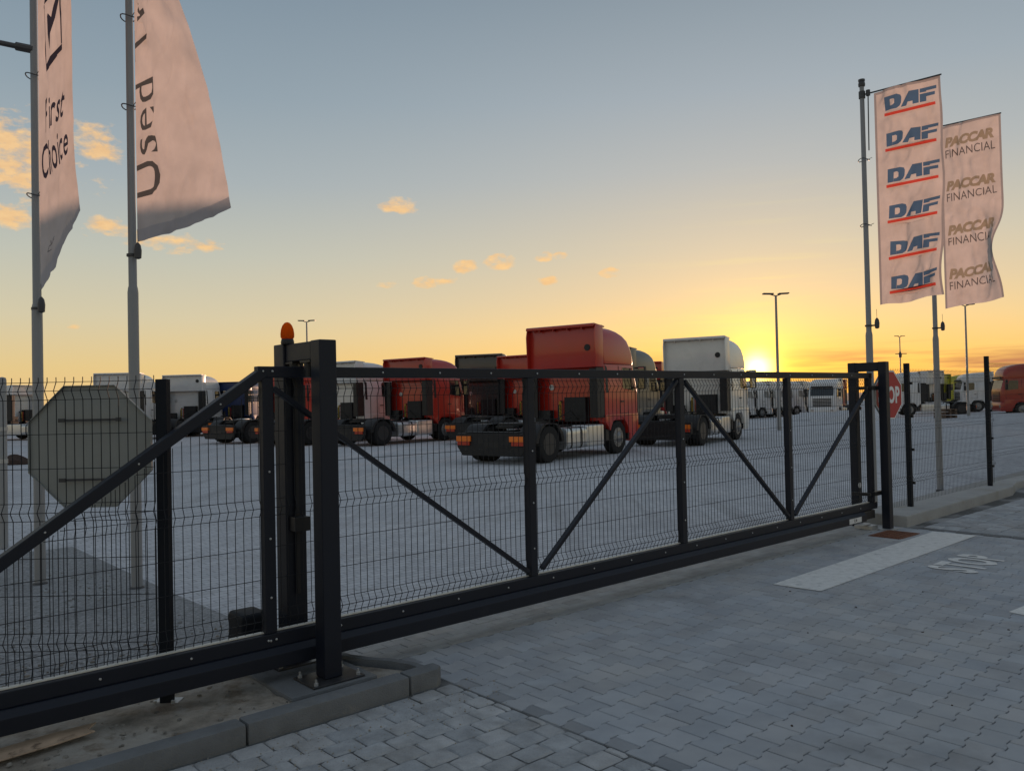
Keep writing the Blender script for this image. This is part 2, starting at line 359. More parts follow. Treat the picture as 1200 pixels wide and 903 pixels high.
# ------------------------------------------------------------------ ground
def sheet(name, pts, z, m, frame=True):
    b = MB(); v = [(*(W(*p)[:2] if frame else p), z) for p in pts]
    b.add(v, [tuple(range(len(v)))]); o = b.build(name, m); tag(o, kind='structure'); return o
sheet('open_ground', [(-3000, -3000), (3000, -3000), (3000, 3000), (-3000, 3000)], -.95, 'far_ground', False)
def yard_mesh():
    b = MB(); n = 70
    xs = [-40 + 260*i/n for i in range(n+1)]; ys = [5.3 + 140*(j/n)**1.6 for j in range(n+1)]
    sm = lambda t: (lambda q: q*q*(3-2*q))(max(0, min(1, t)))
    v = [(*W(x, y)[:2], -.012-.62*sm((x-42)/24)*sm((y-16)/22)) for y in ys for x in xs]
    b.add(v, [(j*(n+1)+i, j*(n+1)+i+1, (j+1)*(n+1)+i+1, (j+1)*(n+1)+i) for j in range(n) for i in range(n)])
    return tag(b.build('truck_yard', 'yard'), kind='structure')
yard_mesh()
# gravel bed left of the driveway
def bumpy(name, outline_fn, s0, s1, y0, y1, z, amp, step, m):
    b = MB(); ns = int((s1-s0)/step); ny = int((y1-y0)/step); v = []
    from mathutils import noise
    for j in range(ny+1):
        for i in range(ns+1):
            s = s0+(s1-s0)*i/ns; y = y0+(y1-y0)*j/ny
            s, y = outline_fn(s, y)
            e = min(1, min(i, ns-i, j, ny-j)/3)
            h = noise.noise(Vector((s*2.2, y*2.2, 3)))*.6 + noise.noise(Vector((s*7, y*7, 9)))*.4
            v.append((*W(s, y)[:2], z + amp*h*e))
    b.add(v, [(j*(ns+1)+i, j*(ns+1)+i+1, (j+1)*(ns+1)+i+1, (j+1)*(ns+1)+i) for j in range(ny) for i in range(ns)])
    return tag(b.build(name, m, smooth=60), kind='structure')
bumpy('gravel_bed', lambda s, y: (s if s < 2.0 else s + .06*max(0, (7.5-y))/2.0*(s-2.0)/.7, y), -9, 2.62, 5.06, 11.2, .012, .014, .15, 'gravel')
bumpy('dirt_strip', lambda s, y: (-4+(s+4)*((2.9-.24*min(1, max(0, (y-4.25)/.45)))+4)/6.78, y), -4, 2.78, 4.12, 5.5, .03, .035, .06, 'dirt')
sheet('driveway_base', [(-8, -6), (30, -6), (30, 5.32), (-8, 5.32)], -.0095, 'joint')

def pavers(name, polys, m, joint=.004, lip=.005, depth=.014, jit=.0012, tone=.10, mound=0.0):
    """one mesh of many paving blocks; each keeps its own tone, height and bevelled rim"""
    vs = []; fs = []; cols = []
    for poly in polys:
        cx = sum(p[0] for p in poly)/len(poly); cy = sum(p[1] for p in poly)/len(poly)
        rad = max(math.hypot(p[0]-cx, p[1]-cy) for p in poly)
        h = random.uniform(-jit, jit); tx, ty = random.uniform(-jit, jit)*5, random.uniform(-jit, jit)*5
        o = len(vs); n = len(poly)
        for (inset, z) in ((joint/2, -depth), (joint/2, -lip*.8), (joint/2+lip, 0)):
            k = 1-inset/rad*1.35
            for p in poly:
                x, y = (p[0]-cx)*k, (p[1]-cy)*k
                vs.append((*W(cx+x, cy+y)[:2], z+h+(x*tx+y*ty if z > -depth else 0)))
        for r in range(2):
            for i in range(n): fs.append((o+r*n+i, o+r*n+(i+1) % n, o+(r+1)*n+(i+1) % n, o+(r+1)*n+i))
        fs.append(tuple(range(o+2*n, o+3*n)))
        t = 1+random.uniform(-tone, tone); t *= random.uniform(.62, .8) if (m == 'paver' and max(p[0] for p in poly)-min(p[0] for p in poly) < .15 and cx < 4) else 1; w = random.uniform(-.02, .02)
        cols += [(t*(1+w), t, t*(1-w), 1)]*(3*n)
        if mound:
            vs.append((*W(cx, cy)[:2], h+mound)); cols.append(cols[-1]); fs.pop(); c = len(vs)-1
            fs += [(o+2*n+i, o+2*n+(i+1) % n, c) for i in range(n)]
    me = bpy.data.meshes.new(name); me.from_pydata(vs, [], fs); me.update()
    a = me.color_attributes.new('tone', 'FLOAT_COLOR', 'POINT'); a.data.foreach_set('color', np.array(cols, dtype=np.float32).ravel())
    me.materials.append(M[m]); me.shade_smooth(); me.set_sharp_from_angle(angle=radians(25))
    ob = bpy.data.objects.new(name, me); COL.objects.link(ob); return tag(ob, kind='structure')

def wave_pavers(s0, s1, y0, y1, Lb=.20, pitch=.152, c=.011):
    out = []; rows = int((y1-y0)/pitch)
    for j in range(rows):
        off = (j % 2)*Lb/2; ya = y0+j*pitch; yb = ya+pitch
        for i in range(int((s1-s0)/Lb)+2):
            a = s0+i*Lb-off
            lo, hi = max(a, s0), min(a+Lb, s1)
            if hi-lo < .03: continue
            kx = [0, .045, .075, .125, .155, .2]; ku = [1, 1, -1, -1, 1, 1]
            xs = [a+x*Lb/.2 for x in kx]
            cut = sorted([x for x in xs if lo < x < hi]+[lo, hi])
            up = [float(np.interp(x, xs, ku)) for x in cut]
            bot = [(x, ya-c*u) for x, u in zip(cut, up)]
            top = [(x, yb+c*u) for x, u in zip(cut, up)][::-1]
            out.append(bot+top)
    return out
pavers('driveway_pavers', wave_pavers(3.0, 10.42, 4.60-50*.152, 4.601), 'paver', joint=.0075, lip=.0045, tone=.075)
def grid(s0, s1, y0, y1, a, b, brick=True, jit=.0):
    out = []; r = 0; y = y0
    while y + b <= y1+.001:
        s = s0 - (a/2 if brick and r % 2 else 0)
        while s < s1-.01:
            u0, u1 = max(s, s0), min(s+a, s1)
            if u1-u0 > .03:
                q = [(u0, y), (u1, y), (u1, y+b), (u0, y+b)]
                out.append([(p[0]+random.uniform(-jit, jit), p[1]+random.uniform(-jit, jit)) for p in q])
            s += a
        y += b; r += 1
    return out
def rounded(polys, r):
    out = []
    for q in polys:
        n = len(q); z = []
        for i in range(n):
            p, a, b = Vector(q[i]), Vector(q[i-1]), Vector(q[(i+1) % n])
            da, db = (a-p).normalized()*r, (b-p).normalized()*r
            z += [tuple(p+da), tuple(p+da*.3+db*.3), tuple(p+db)]
        out.append(z)
    return out
pavers('sett_paving', rounded(grid(-1.5, 2.99, -1.33, 3.99, .178, .14, True, .004), .014) + rounded(grid(10.6, 20.5, -1.5, 4.42, .2, .2, True, .004), .016), 'sett', joint=.007, lip=.009, depth=.009, jit=.002, tone=.12, mound=.003)
pavers('driveway_edging', grid(10.45, 10.57, -1.5, 4.4, .12, .3, False), 'kerb', joint=.006, tone=.08)
pavers('gate_threshold', grid(2.72, 10.42, 4.685, 5.34, .2, .1, True, .001) + grid(2.97, 10.42, 4.615, 4.68, .5, .065, False, .001), 'block', joint=.004, lip=.003, tone=.10)

# painted markings on the driveway (they lie on the pavers)
def marking(name, pts, label, z=.0035):
    b = MB(); n = len(pts); v = [(*W(*p)[:2], zz) for zz in (z, z+.002) for p in pts]
    b.add(v, [tuple(range(n, 2*n))]+[(i, (i+1) % n, n+(i+1) % n, n+i) for i in range(n)])
    o = b.build(name, 'paint_white'); return o
tag(marking('stop_line', [(6.62, 3.55), (10.33, 3.60), (10.32, 4.07), (6.58, 3.98)], ''), 'broad white stop line painted on the grey pavers before the gate', 'road marking')
tag(marking('lane_dash', [(6.93, 2.08), (7.4, 2.05), (7.43, 2.17), (6.95, 2.21)], ''), 'short white dash painted on the pavers at the right picture edge', 'road marking')

def text_mesh(body, size=1.0, bold=0.0, shear=0.0, spacing=1.0, align='LEFT'):
    """outline of a text as numpy (verts Nx2, triangles, boundary edges)"""
    cu = bpy.data.curves.new('text', 'FONT'); cu.body = body; cu.size = size; cu.offset = bold; cu.shear = shear
    cu.space_character = spacing; cu.align_x = align; cu.resolution_u = 3
    o = bpy.data.objects.new('text', cu); COL.objects.link(o)
    dg = bpy.context.evaluated_depsgraph_get(); me = o.evaluated_get(dg).to_mesh()
    bm = bmesh.new(); bm.from_mesh(me); bmesh.ops.remove_doubles(bm, verts=bm.verts, dist=1e-5*size)
    bmesh.ops.triangulate(bm, faces=bm.faces); bm.verts.index_update()
    V = np.array([(v.co.x, v.co.y) for v in bm.verts]); T = np.array([[v.index for v in f.verts] for f in bm.faces])
    E = [(e.verts[0].index, e.verts[1].index) for e in bm.edges if len(e.link_faces) == 1]
    bm.free(); o.evaluated_get(dg).to_mesh_clear(); bpy.data.objects.remove(o); bpy.data.curves.remove(cu)
    return V, T, E

def painted_word():
    V, T, E = text_mesh('STOP', 1, .036, 0, 1.18)
    x0, y0 = V.min(0); x1, y1 = V.max(0)
    b = MB()
    # letters stretched towards the gate, read by a driver coming in
    v = []
    for (x, y) in V:
        a = (x-x0)/(x1-x0); h = (y-y0)/(y1-y0)
        v.append((*W(8.18+.94*a, 2.87+.45*h)[:2], .0055))
    b.add(v, [tuple(t) for t in T])
    return b.build('stop_lettering', 'paint_white')
tag(painted_word(), 'word STOP painted in white on the driveway pavers', 'road marking')

# kerbs
def kerb_profile(path, w, z0, z1, name, m='kerb', bevel=.015):
    """kerb stones along a path of (s, y); w to the left side of the walking direction"""
    b = MB(); P = [Vector((*p, 0)) for p in path]; L_ = []; R_ = []
    for i, p in enumerate(P):
        d = (P[min(i+1, len(P)-1)]-P[max(i-1, 0)]).normalized(); nn = Vector((-d.y, d.x, 0))
        L_.append(p+nn*w); R_.append(p)
    rings = []
    for a, c in zip(R_, L_):
        rings.append([W(a.x, a.y, z0), W(a.x, a.y, z1), W(c.x, c.y, z1), W(c.x, c.y, z0)])
    b.loft(rings); o = b.build(name, m, bevel=bevel, smooth=40); return tag(o, kind='structure')
kerb_profile([(-3.28, 4.0), (-2.285, 4.0)], .125, -.05, .105, 'kerb')
kerb_profile([(-2.275, 4.0), (-1.285, 4.0)], .125, -.05, .105, 'kerb')
kerb_profile([(-1.275, 4.0), (-.285, 4.0)], .125, -.05, .105, 'kerb')
kerb_profile([(-.275, 4.0), (.72, 4.0)], .125, -.05, .105, 'kerb')
kerb_profile([(.73, 4.0), (1.715, 4.0)], .125, -.05, .105, 'kerb')
kerb_profile([(1.725, 4.002), (2.70, 4.002)], .125, -.05, .105, 'kerb')
def kerb_end():
    b = MB(); b.prism([tuple(W(*p)[:2]) for p in ((2.71, 4.003), (2.90, 4.003), (2.955, 4.045), (2.955, 4.128), (2.71, 4.128))], -.05, .105, 'z')
    return tag(b.build('kerb', 'kerb', bevel=.014, smooth=40), kind='structure')
kerb_end()
kerb_profile([(2.945, 4.134), (2.935, 4.28), (2.88, 4.44), (2.79, 4.58), (2.73, 4.72), (2.71, 4.9), (2.71, 5.4)], .05, -.05, .075, 'kerb', bevel=.006)
def right_island():
    b = MB()
    b.prism([(*W(10.50, 4.45)[:2],), (*W(14.7, 4.56)[:2],), (*W(15.4, 4.72)[:2],), (*W(24, 4.9)[:2],), (*W(24, 5.45)[:2],), (*W(10.50, 5.12)[:2],)], -.05, .135, 'z')
    return tag(b.build('kerb_island', 'concrete', bevel=.02), kind='structure')
right_island()
def far_kerb():
    b = MB(); b.prism([(*W(14.9, 4.3)[:2],), (*W(24, 4.45)[:2],), (*W(24, 4.84)[:2],), (*W(15.6, 4.66)[:2],)], -.05, .03, 'z')
    return tag(b.build('pavement_edge', 'concrete', bevel=.008), kind='structure')
far_kerb()

def scatter(name, n, fn, r0, r1, m, flat=.6):
    b = MB()
    for _ in range(n):
        x, y, z = fn(); r = random.uniform(r0, r1)*random.uniform(.6, 1.3); a0 = random.random()*6; k = random.uniform(.6, 1.3)
        p = W(x, y, z); ring = [(p.x+r*cos(a0+a)*k*random.uniform(.8, 1.1), p.y+r*sin(a0+a)*random.uniform(.8, 1.1)) for a in (0, 1.05, 2.1, 3.14, 4.2, 5.2)]
        v = [(*q, p.z-.004) for q in ring]+[(p.x+(q[0]-p.x)*.75, p.y+(q[1]-p.y)*.75, p.z+r*flat*.7) for q in ring]+[(p.x, p.y, p.z+r*flat)]
        b.add(v, [(i, (i+1) % 6, 6+(i+1) % 6, 6+i) for i in range(6)]+[(6+i, 6+(i+1) % 6, 12) for i in range(6)])
    return tag(b.build(name, m), kind='stuff')
scatter('pebbles', 900, lambda: (random.uniform(-2.5, 2.55), 4.16+random.random()**1.3*2.0, .034), .004, .017, mat('pebbles', (.22, .20, .175), .95, var=.5, scale=14, spec=.2))
scatter('loose_gravel', 1500, lambda: (random.uniform(-3.5, 2.5), random.uniform(5.2, 9.5), .012), .006, .02, mat('loose gravel stones', (.21, .21, .21), .95, var=.5, scale=14, spec=.2))
scatter('leaf_litter', 26, lambda: (random.uniform(3.1, 10.2), random.uniform(1.0, 4.5), .003), .005, .013, mat('dry leaf bits', (.06, .045, .035), .9, var=.4, scale=14, spec=.1), .25)
scatter('sand_grains', 500, lambda: (random.uniform(.5, 3.2), 3.99-abs(random.gauss(0, .35)), .002), .002, .006, mat('sand grains', (.30, .28, .25), .95, var=.3, scale=14, spec=.1))

# ------------------------------------------------------------------ sliding gate
GY = 4.68
ZT = 1.932
def wire_panel(b, s0, s1, y, ztop, zbot, folds, spacing=.05, dia=.0048, top_of=None, spikes=0.0, depth=.028):
    """welded mesh of vertical wires with V-shaped folds, horizontals at the folds and every 20 cm between; top_of(s) clips it"""
    def yy(z):
        for f in folds:
            if f-.1 < z < f: return y - depth*(1-abs(z-(f-.05))/.05)
        return y
    if s1 < s0: s0, s1 = s1, s0
    n = max(1, int((s1-s0)/spacing))
    hz = []
    fs = sorted(folds, reverse=True)
    for f in fs: hz += [f, f-.05, f-.1]
    for a, c in zip(fs, fs[1:]):
        k = max(1, round((a-.1-c)/.2)); hz += [a-.1-(a-.1-c)*i/k for i in range(1, k)]
    for i in range(n+1):
        s = s0+(s1-s0)*i/n; zt = ztop+spikes if top_of is None else min(ztop, top_of(s))
        if zt-zbot < .05: continue
        zs = sorted(set([zbot, zt]+[h for h in hz if zbot < h < zt]))
        b.tube([(s, yy(z), z) for z in zs], dia/2, 4)
    for h in hz:
        if h > ztop or h < zbot: continue
        a = s0
        if top_of is not None:
            while a < s1 and top_of(a) < h: a += .01
        if s1-a > .03: b.tube([(a, yy(h)+dia, h), (s1, yy(h)+dia, h)], dia/2, 4)
    return b

def build_gate():
    g = framed('sliding_gate', 6.2, GY, 0, label='long anthracite sliding gate with wire mesh bays and crossed diagonal braces', cat='gate')
    X = lambda s: s-6.2
    rt = MB(); rt.box(X(2.10), X(10.08), -.03, .03, ZT-.068, ZT).build('top_rail', 'anthracite', g, .005)
    bt = MB(); bt.box(X(-.3), X(10.12), -.035, .035, .256, .336).build('lower_rail', 'anthracite', g, .005)
    st = MB(); st.box(X(-.3), X(10.0), .004, .037, .337, .343).build('rail_top_strip', 'pale_strip', g)
    bb = MB()
    bb.prism([(-.085, .142), (-.085, .222), (-.05, .2555), (.05, .2555), (.085, .222), (.085, .142), (.02, .142), (.02, .15), (-.02, .15), (-.02, .142)], X(-.6), X(9.72), 'x')
    bb.build('bottom_beam', 'anthracite', g, .006)
    eb = MB(); eb.box(X(9.725), X(10.02), -.05, .05, .15, .25); eb.build('end_carrier', 'black', g, .01)
    ups = [2.16, 4.31, 6.22, 8.12, 10.03]
    for i, s in enumerate(ups):
        w = .035 if i < 4 else .04
        u = MB(); u.box(X(s-w), X(s+w), -.03, .03, .337, ZT-.069 if i < 4 else ZT+.0); u.build('upright', 'anthracite', g, .004)
    def brace(a, za, c, zc, w=.045):
        b = MB(); b.bar((X(a), -.012, za), (X(c), -.012, zc), .03, w, (0, -1, 0)); 
        b.build('brace', 'anthracite', g, .004)
    # bars in the gate plane, clear of the mesh behind them
    brace(2.2, 1.80, 4.25, .38); brace(4.40, .38, 6.16, 1.84); brace(6.28, 1.84, 8.06, .38); brace(8.18, .38, 9.97, 1.72)
    d = MB(); d.bar((X(2.14), 0, ZT-.035), (X(-.12), 0, .335), .06, .07, (0, -1, 0)); d.build('tail_brace', 'anthracite', g, .005)
    folds = [1.845, 1.13, .46]
    for a, c in zip(ups, ups[1:]):
        wire_panel(MB(), X(a+.04), X(c-.04), .026, 1.86, .337, folds).build('mesh_panel', 'wire', g)
    slope = (ZT-.075-.335)/(2.14+.12)
    wire_panel(MB(), X(-.1), X(2.12), .026, 1.86, .337, folds, top_of=lambda x: .335+(x-X(-.12))*slope-.035).build('mesh_panel', 'wire', g)
    # rivets along the rails
    rv = MB(); rv.lathe([(.0075, 0), (.0075, -.002), (.004, -.006)], axis='y', n=8); proto = rv.build('rivet', 'galv', g)
    spots = [(s, -.031, ZT-.034) for s in np.arange(2.5, 10, .47)] + [(s, -.036, .297) for s in np.arange(-.2, 10, .47)]
    spots += [(u, -.031, z) for u in ups[:4] for z in (1.3, .9, .55)] + [(2.14-t*2.26, -.031, ZT-.035-t*1.56) for t in (.12, .32, .52, .62, .82)]
    spots += [(2.13, -.031, ZT-.03), (2.19, -.031, ZT-.03), (2.135, -.036, .30), (2.185, -.036, .30)]
    for i, (s, y, z) in enumerate(spots):
        o = proto if i == 0 else proto.copy()
        if i: COL.objects.link(o); o.parent = g
        o.location = (X(s), y, z)
    lb = MB(); lb.box(X(9.28), X(9.58), -.0885, -.0855, .155, .215); lb.cur = 1; lb.box(X(9.40), X(9.415), -.0895, -.0887, .165, .205); lb.box(X(9.44), X(9.46), -.0895, -.0887, .172, .20)
    lb.build('type_plate', ['sticker', 'black'], g)
    return g
build_gate()

def portal(s, y0, y1, w, ztop, zbase, label, rear_w=None):
    p = framed('guide_portal', s, y0, 0, label=label, cat='gate post', group='gate guide portals')
    h = w/2; rw = (rear_w or w)/2; dy = y1-y0
    MB().box(-h, h, -h, h, zbase, ztop).build('post', 'anthracite', p, .008)
    MB().box(-rw, rw, dy-rw, dy+rw, zbase, ztop).build('post', 'anthracite', p, .008)
    MB().box(-h*.96, h*.96, h+.001, dy-rw-.001, ztop-.115, ztop-.004).build('crossbar', 'anthracite', p, .006)
    return p, h, rw, dy
# left portal with rollers, on a footing
fo = MB(); fo.box(-.26, .30, -.16, .66, -.05, .055)
fobj = fo.build('concrete_footing', 'kerb', None, .015, loc=W(2.37, 4.46)); fobj.rotation_euler = (0, 0, GA); tag(fobj, kind='structure')
pl, h, rw, dy = portal(2.43, 4.46, 4.92, .115, 2.085, .068, 'tall dark double-post gate portal topped by the orange beacon', .14)
MB().box(-.17, .17, -.13, .13, .056, .067).build('base_plate', 'steel', pl, .002)
MB().box(-.17, .17, dy-.14, dy+.14, .056, .067).build('base_plate', 'steel', pl, .002)
for (x, y) in ((-.14, -.1), (.14, -.1), (-.14, .1), (.14, .1), (-.14, dy-.11), (.14, dy-.11)):
    b = MB(); b.lathe([(.014, 0), (.014, .014), (.007, .015), (.007, .035)], (x, y, .067), n=6); b.build('anchor_bolt', 'galv', pl)
b = MB(); b.box(-.06, .03, h+.002, .19, 1.955, 1.968); b.box(-.06, .03, dy-rw-.1, dy-rw-.002, 1.955, 1.968)
b.lathe([(.03, -.09), (.03, 0)], (-.03, .13, 1.955), n=14); b.lathe([(.03, -.09), (.03, 0)], (-.03, dy-.14, 1.955), n=14); b.build('guide_roller', 'black', pl)
b = MB(); b.box(-.05, .05, dy-rw-.09, dy-rw-.002, .9, .99); b.build('bracket', 'black', pl, .005)
b = MB(); b.box(-.3, .1, dy-.05, dy+.12, .068, .11); b.lathe([(.055, -.06), (.055, .06)], (-.2, dy-.26, .20), 'x', 16); b.build('roller_carriage', 'black', pl, .004)
b = MB(); b.box(-.012, .012, dy-rw-.022, dy-rw-.001, .5, 1.9); b.build('safety_edge', 'black', pl, .003)
# orange beacon standing on the portal
bc = empty('warning_beacon', W(2.385, 4.46+.38, 2.082), GA, 'orange egg-shaped warning light on top of the left gate portal', 'warning light')
b = MB(); b.lathe([(.04, 0), (.042, .012), (.038, .03), (.036, .034)], n=24); b.build('lamp_base', 'black', bc, smooth=40)
b = MB(); b.lathe([(.035, .034), (.042, .045), (.043, .065), (.039, .095), (.03, .12), (.017, .136), (.004, .141)], n=28); b.build('lamp_dome', 'beacon', bc, smooth=60)
b = MB(); b.lathe([(.012, .036), (.012, .07), (.006, .085)], n=10); b.build('lamp_bulb', 'rim', bc)
# right portal
pr, h, rw, dy = portal(10.19, 4.555, 4.94, .10, 2.07, .0, 'dark end portal catching the closed gate beside the octagonal sign')
MB().box(-.13, .13, -.1, .1, .001, .01).build('base_plate', 'galv', pr, .002)
b = MB(); b.box(-.22, -.06, .1, .32, .001, .05); b.box(-.3, -.1, .16, .26, .05, .065); b.build('end_catch', 'galv', pr, .004)
for z in (.42, 1.72):
    b = MB(); b.box(-.2, .02, h+.002, h+.05, z, z+.05); b.box(-.06, -.02, h-.0, .2, z+.01, z+.04); b.box(-.31, -.27, h+.02, .3, z+.005, z+.045); b.build('catch_bracket', 'black', pr, .004)
b = MB(); b.lathe([(.035, -.004), (.035, 0)], (-.02, dy-rw-.001, .52), 'y', 18); b.build('photocell', 'sticker', pr)
# motor box
mo = framed('gate_motor', 2.12, 5.06, .03, label='black gate motor box behind the mesh near the beacon portal', cat='gate motor')
b = MB(); b.box(-.01, .17, -.11, .13, .06, .36); b.build('motor_housing', 'post', mo, .03, seg=3, smooth=40)
b = MB(); b.box(-.02, .18, -.12, .14, -.02, .058); b.build('motor_foot', 'galv', mo, .004)
b = MB(); b.lathe([(.012, -.012), (.012, 0)], (.05, -.111, .12), 'y', 10); b.build('motor_lock', 'galv', mo)
# wooden board and cover
bo = framed('wooden_board', .78, 4.60, .056, label='flat broken piece of weathered board lying on the dirt', cat='board')
bo.rotation_euler = (radians(1.5), radians(-1), GA+.06)
b = MB(); b.prism([(-.9, -.07), (.2, -.075), (.38, -.06), (.36, -.01), (.42, .05), (.2, .075), (-.2, .07), (-.9, .09)], 0, .008, 'z'); b.build('board_sheet', 'board', bo, .002)
mh = framed('manhole_cover', 9.82, 4.32, .0, label='rusty brown rectangular drain cover set in the pavers', cat='drain cover')
b = MB(); b.box(-.27, .27, -.19, .19, -.01, .006); b.build('cover_frame', 'rust', mh, .002)
b = MB(); b.box(-.245, .245, -.165, .165, .0065, .010)
for i in range(8):
    for j in range(5): b.box(-.225+i*.058, -.19+i*.058, -.145+j*.06, -.11+j*.06, .0102, .014)
b.build('cover_plate', 'rust', mh)

# ------------------------------------------------------------------ fences
def fence_post(b, x, y, z0, z1, w=.06): b.box(x-w/2, x+w/2, y-w/2, y+w/2, z0, z1)
lf = empty('mesh_fence', W(1.56, 4.86, .0)+Vector((.06, 0, 0)), 0, 'left run of dark wire fence standing in front of the grey sign back', 'fence')
b = MB(); fence_post(b, 0, 0, .03, 1.86, .062); b.build('fence_post', 'post', lf, .004)
b = MB(); b.box(-.07, .07, -.06, .06, .03, .036); b.lathe([(.01, 0), (.01, .02)], (.05, -.045, .036), n=6); b.lathe([(.01, 0), (.01, .02)], (-.05, -.045, .036), n=6); b.build('post_foot', 'galv', lf)
for x in (-2.53, -5.06):
    b = MB(); fence_post(b, x, .0, .02, 1.86, .062); b.build('fence_post', 'post', lf, .004)
for k in range(2):
    wire_panel(MB(), -.035-2.53*k, -2.5-2.53*k, -.036, 1.855, .13, [1.855, 1.17, .44], spikes=.028, dia=.005).build('mesh_panel', 'wire', lf)
    pass
rf = framed('mesh_fence', 10.4, 4.76, .135, label='right run of dark wire fence on the raised concrete kerb', cat='fence')
posts = [(1.0, 1.94), (4.2, 2.10), (7.7, 2.1), (11.0, 2.1)]
for (x, hz) in posts:
    yo = x*.022
    b = MB(); fence_post(b, x, yo, .0, hz, .062); b.build('fence_post', 'post', rf, .004)
    for z in (.3, .75, 1.2, 1.65):
        b = MB(); b.box(x+.032, x+.06, yo-.052, yo-.0, z, z+.035); b.build('clamp', 'black', rf, .003)
xs = [.06]+[p[0] for p in posts]
for i, (a, c) in enumerate(zip(xs, xs[1:])):
    top = 1.84 if i < 2 else 1.98
    wire_panel(MB(), a+.03, c-.03, (a+c)/2*.022-.036, top, .05, [top, top-.72, top-1.42], spikes=.025, dia=.0042).build('mesh_panel', 'wire', rf)

# ------------------------------------------------------------------ stop signs
def octagon(r): return [(r*cos(pi/8+k*pi/4), r*sin(pi/8+k*pi/4)) for k in range(8)]
def stop_sign(name, loc, rz, apothem, label, back=False):
    """face looks along local -y"""
    o = empty(name, loc, rz, label, 'road sign')
    R = apothem/cos(pi/8)
    b = MB(); b.prism(octagon(R), -.001, .003, 'y')
    # folded rim, open to the back
    oc, ic = octagon(R), octagon(R-.004)
    for k in range(8):
        j = (k+1) % 8; q = [oc[k], oc[j], ic[j], ic[k]]; b.prism(q, .0032, .022, 'y')
    b.build('sign_plate', 'sign_back', o)
    f = MB(); f.prism(octagon(R-.004), -.0025, -.0012, 'y'); fo_ = f.build('sign_face', 'sign_white', o)
    f = MB(); f.prism(octagon(R*.94), -.004, -.0027, 'y'); f.build('red_field', 'sign_red', fo_)
    V, T, E = text_mesh('STOP', 1, .035, 0, 1.05); x0, y0 = V.min(0); x1, y1 = V.max(0)
    b = MB(); b.add([((x-x0)/(x1-x0)*R*1.5-R*.75, -.0048, (y-y0)/(y1-y0)*R*.66-R*.33) for x, y in V], [tuple(t) for t in T]); b.build('lettering', 'sign_white', fo_)
    for z in (R*.40, -R*.50):
        b = MB(); b.box(-R*.48, R*.42, .0225, .034, z-.006, z+.006); b.box(-R*.5, -R*.42, .034, .044, z-.011, z+.011); b.box(R*.34, R*.44, .034, .044, z-.011, z+.011)
        b.build('sign_bracket', 'pole_dark', o, .002)
    return o
sp = at(107, 522.5, 4.78)
stop_sign('stop_sign', sp, pi+.02, .354, 'grey back of an octagonal road sign mounted behind the left fence')
sp = W(10.50, 4.635, 1.655)
stop_sign('stop_sign', sp, GA-.10, .31, 'red octagonal STOP sign half hidden behind the right gate portal')

# ------------------------------------------------------------------ flags and poles
def cdt_flag(Wd, Hf, prints, nu=30, nv=84):
    """flat cloth with the prints cut into it; returns verts (u,w), triangles, material index"""
    verts = []; edges = []
    us = np.linspace(0, Wd, nu+1); ws = np.linspace(0, Hf, nv+1)
    for w in ws:
        for u in us: verts.append((u, w))
    tris = []
    for (V, T, E, mi) in prints:
        o = len(verts); verts += [tuple(p) for p in V]; edges += [(a+o, c+o) for a, c in E]
        tris.append((V[T], mi))
    o = [0, nu, (nu+1)*nv+nu, (nu+1)*nv]
    vv, ee, ff, *_ = geometry.delaunay_2d_cdt([Vector(p) for p in verts], edges, [], 0, 1e-5)
    vv = np.array([tuple(v) for v in vv]); ff = [f for f in ff if len(f) == 3]
    F = np.array([list(f) for f in ff]); C = vv[F].mean(1); mi = np.zeros(len(F), int)
    for (tr, m) in tris:
        lo = tr.min((0, 1)); hi = tr.max((0, 1))
        idx = np.where((C[:, 0] >= lo[0]) & (C[:, 0] <= hi[0]) & (C[:, 1] >= lo[1]) & (C[:, 1] <= hi[1]))[0]
        p = C[idx]
        a, b, c = tr[:, 0], tr[:, 1], tr[:, 2]
        def sd(p, q, r): return (p[:, None, 0]-r[None, :, 0])*(q[None, :, 1]-r[None, :, 1])-(q[None, :, 0]-r[None, :, 0])*(p[:, None, 1]-r[None, :, 1])
        d1, d2, d3 = sd(p, a, b), sd(p, b, c), sd(p, c, a)
        ins = (((d1 >= -1e-9) & (d2 >= -1e-9) & (d3 >= -1e-9)) | ((d1 <= 1e-9) & (d2 <= 1e-9) & (d3 <= 1e-9))).any(1)
        mi[idx[ins]] = m
    inside = (C[:, 0] >= 0) & (C[:, 0] <= Wd) & (C[:, 1] >= 0) & (C[:, 1] <= Hf)
    return vv, F[inside], mi[inside]

def place_text(VTE, mi, u0, u1, w0, w1, rot=False, clip=None):
    """fit a text's bounding box to u0..u1 across and w0..w1 down (w grows downward); rot: reading upward"""
    V, T, E = VTE; x0, y0 = V.min(0); x1, y1 = V.max(0)
    a = (V[:, 0]-x0)/(x1-x0); h = (V[:, 1]-y0)/(y1-y0)
    P = np.stack([u0+a*(u1-u0), w1-h*(w1-w0)], 1) if not rot else np.stack([u1-h*(u1-u0), w1-a*(w1-w0)], 1)
    if clip is not None: P[:, 0] = np.maximum(P[:, 0], clip)
    return (P, T, E, mi)
def polys_print(polys, mi, fn):
    """polygons (lists of xy, simple, non-overlapping) triangulated by ear clipping"""
    V = []; T = []; E = []
    for p in polys:
        o = len(V); V += [fn(*q) for q in p]; n = len(p)
        E += [(o+i, o+(i+1) % n) for i in range(n)]
        for t in geometry.tessellate_polygon([[Vector((*fn(*q), 0)) for q in p]]): T.append([o+i for i in t])
    return (np.array(V, float), np.array(T), E, mi)

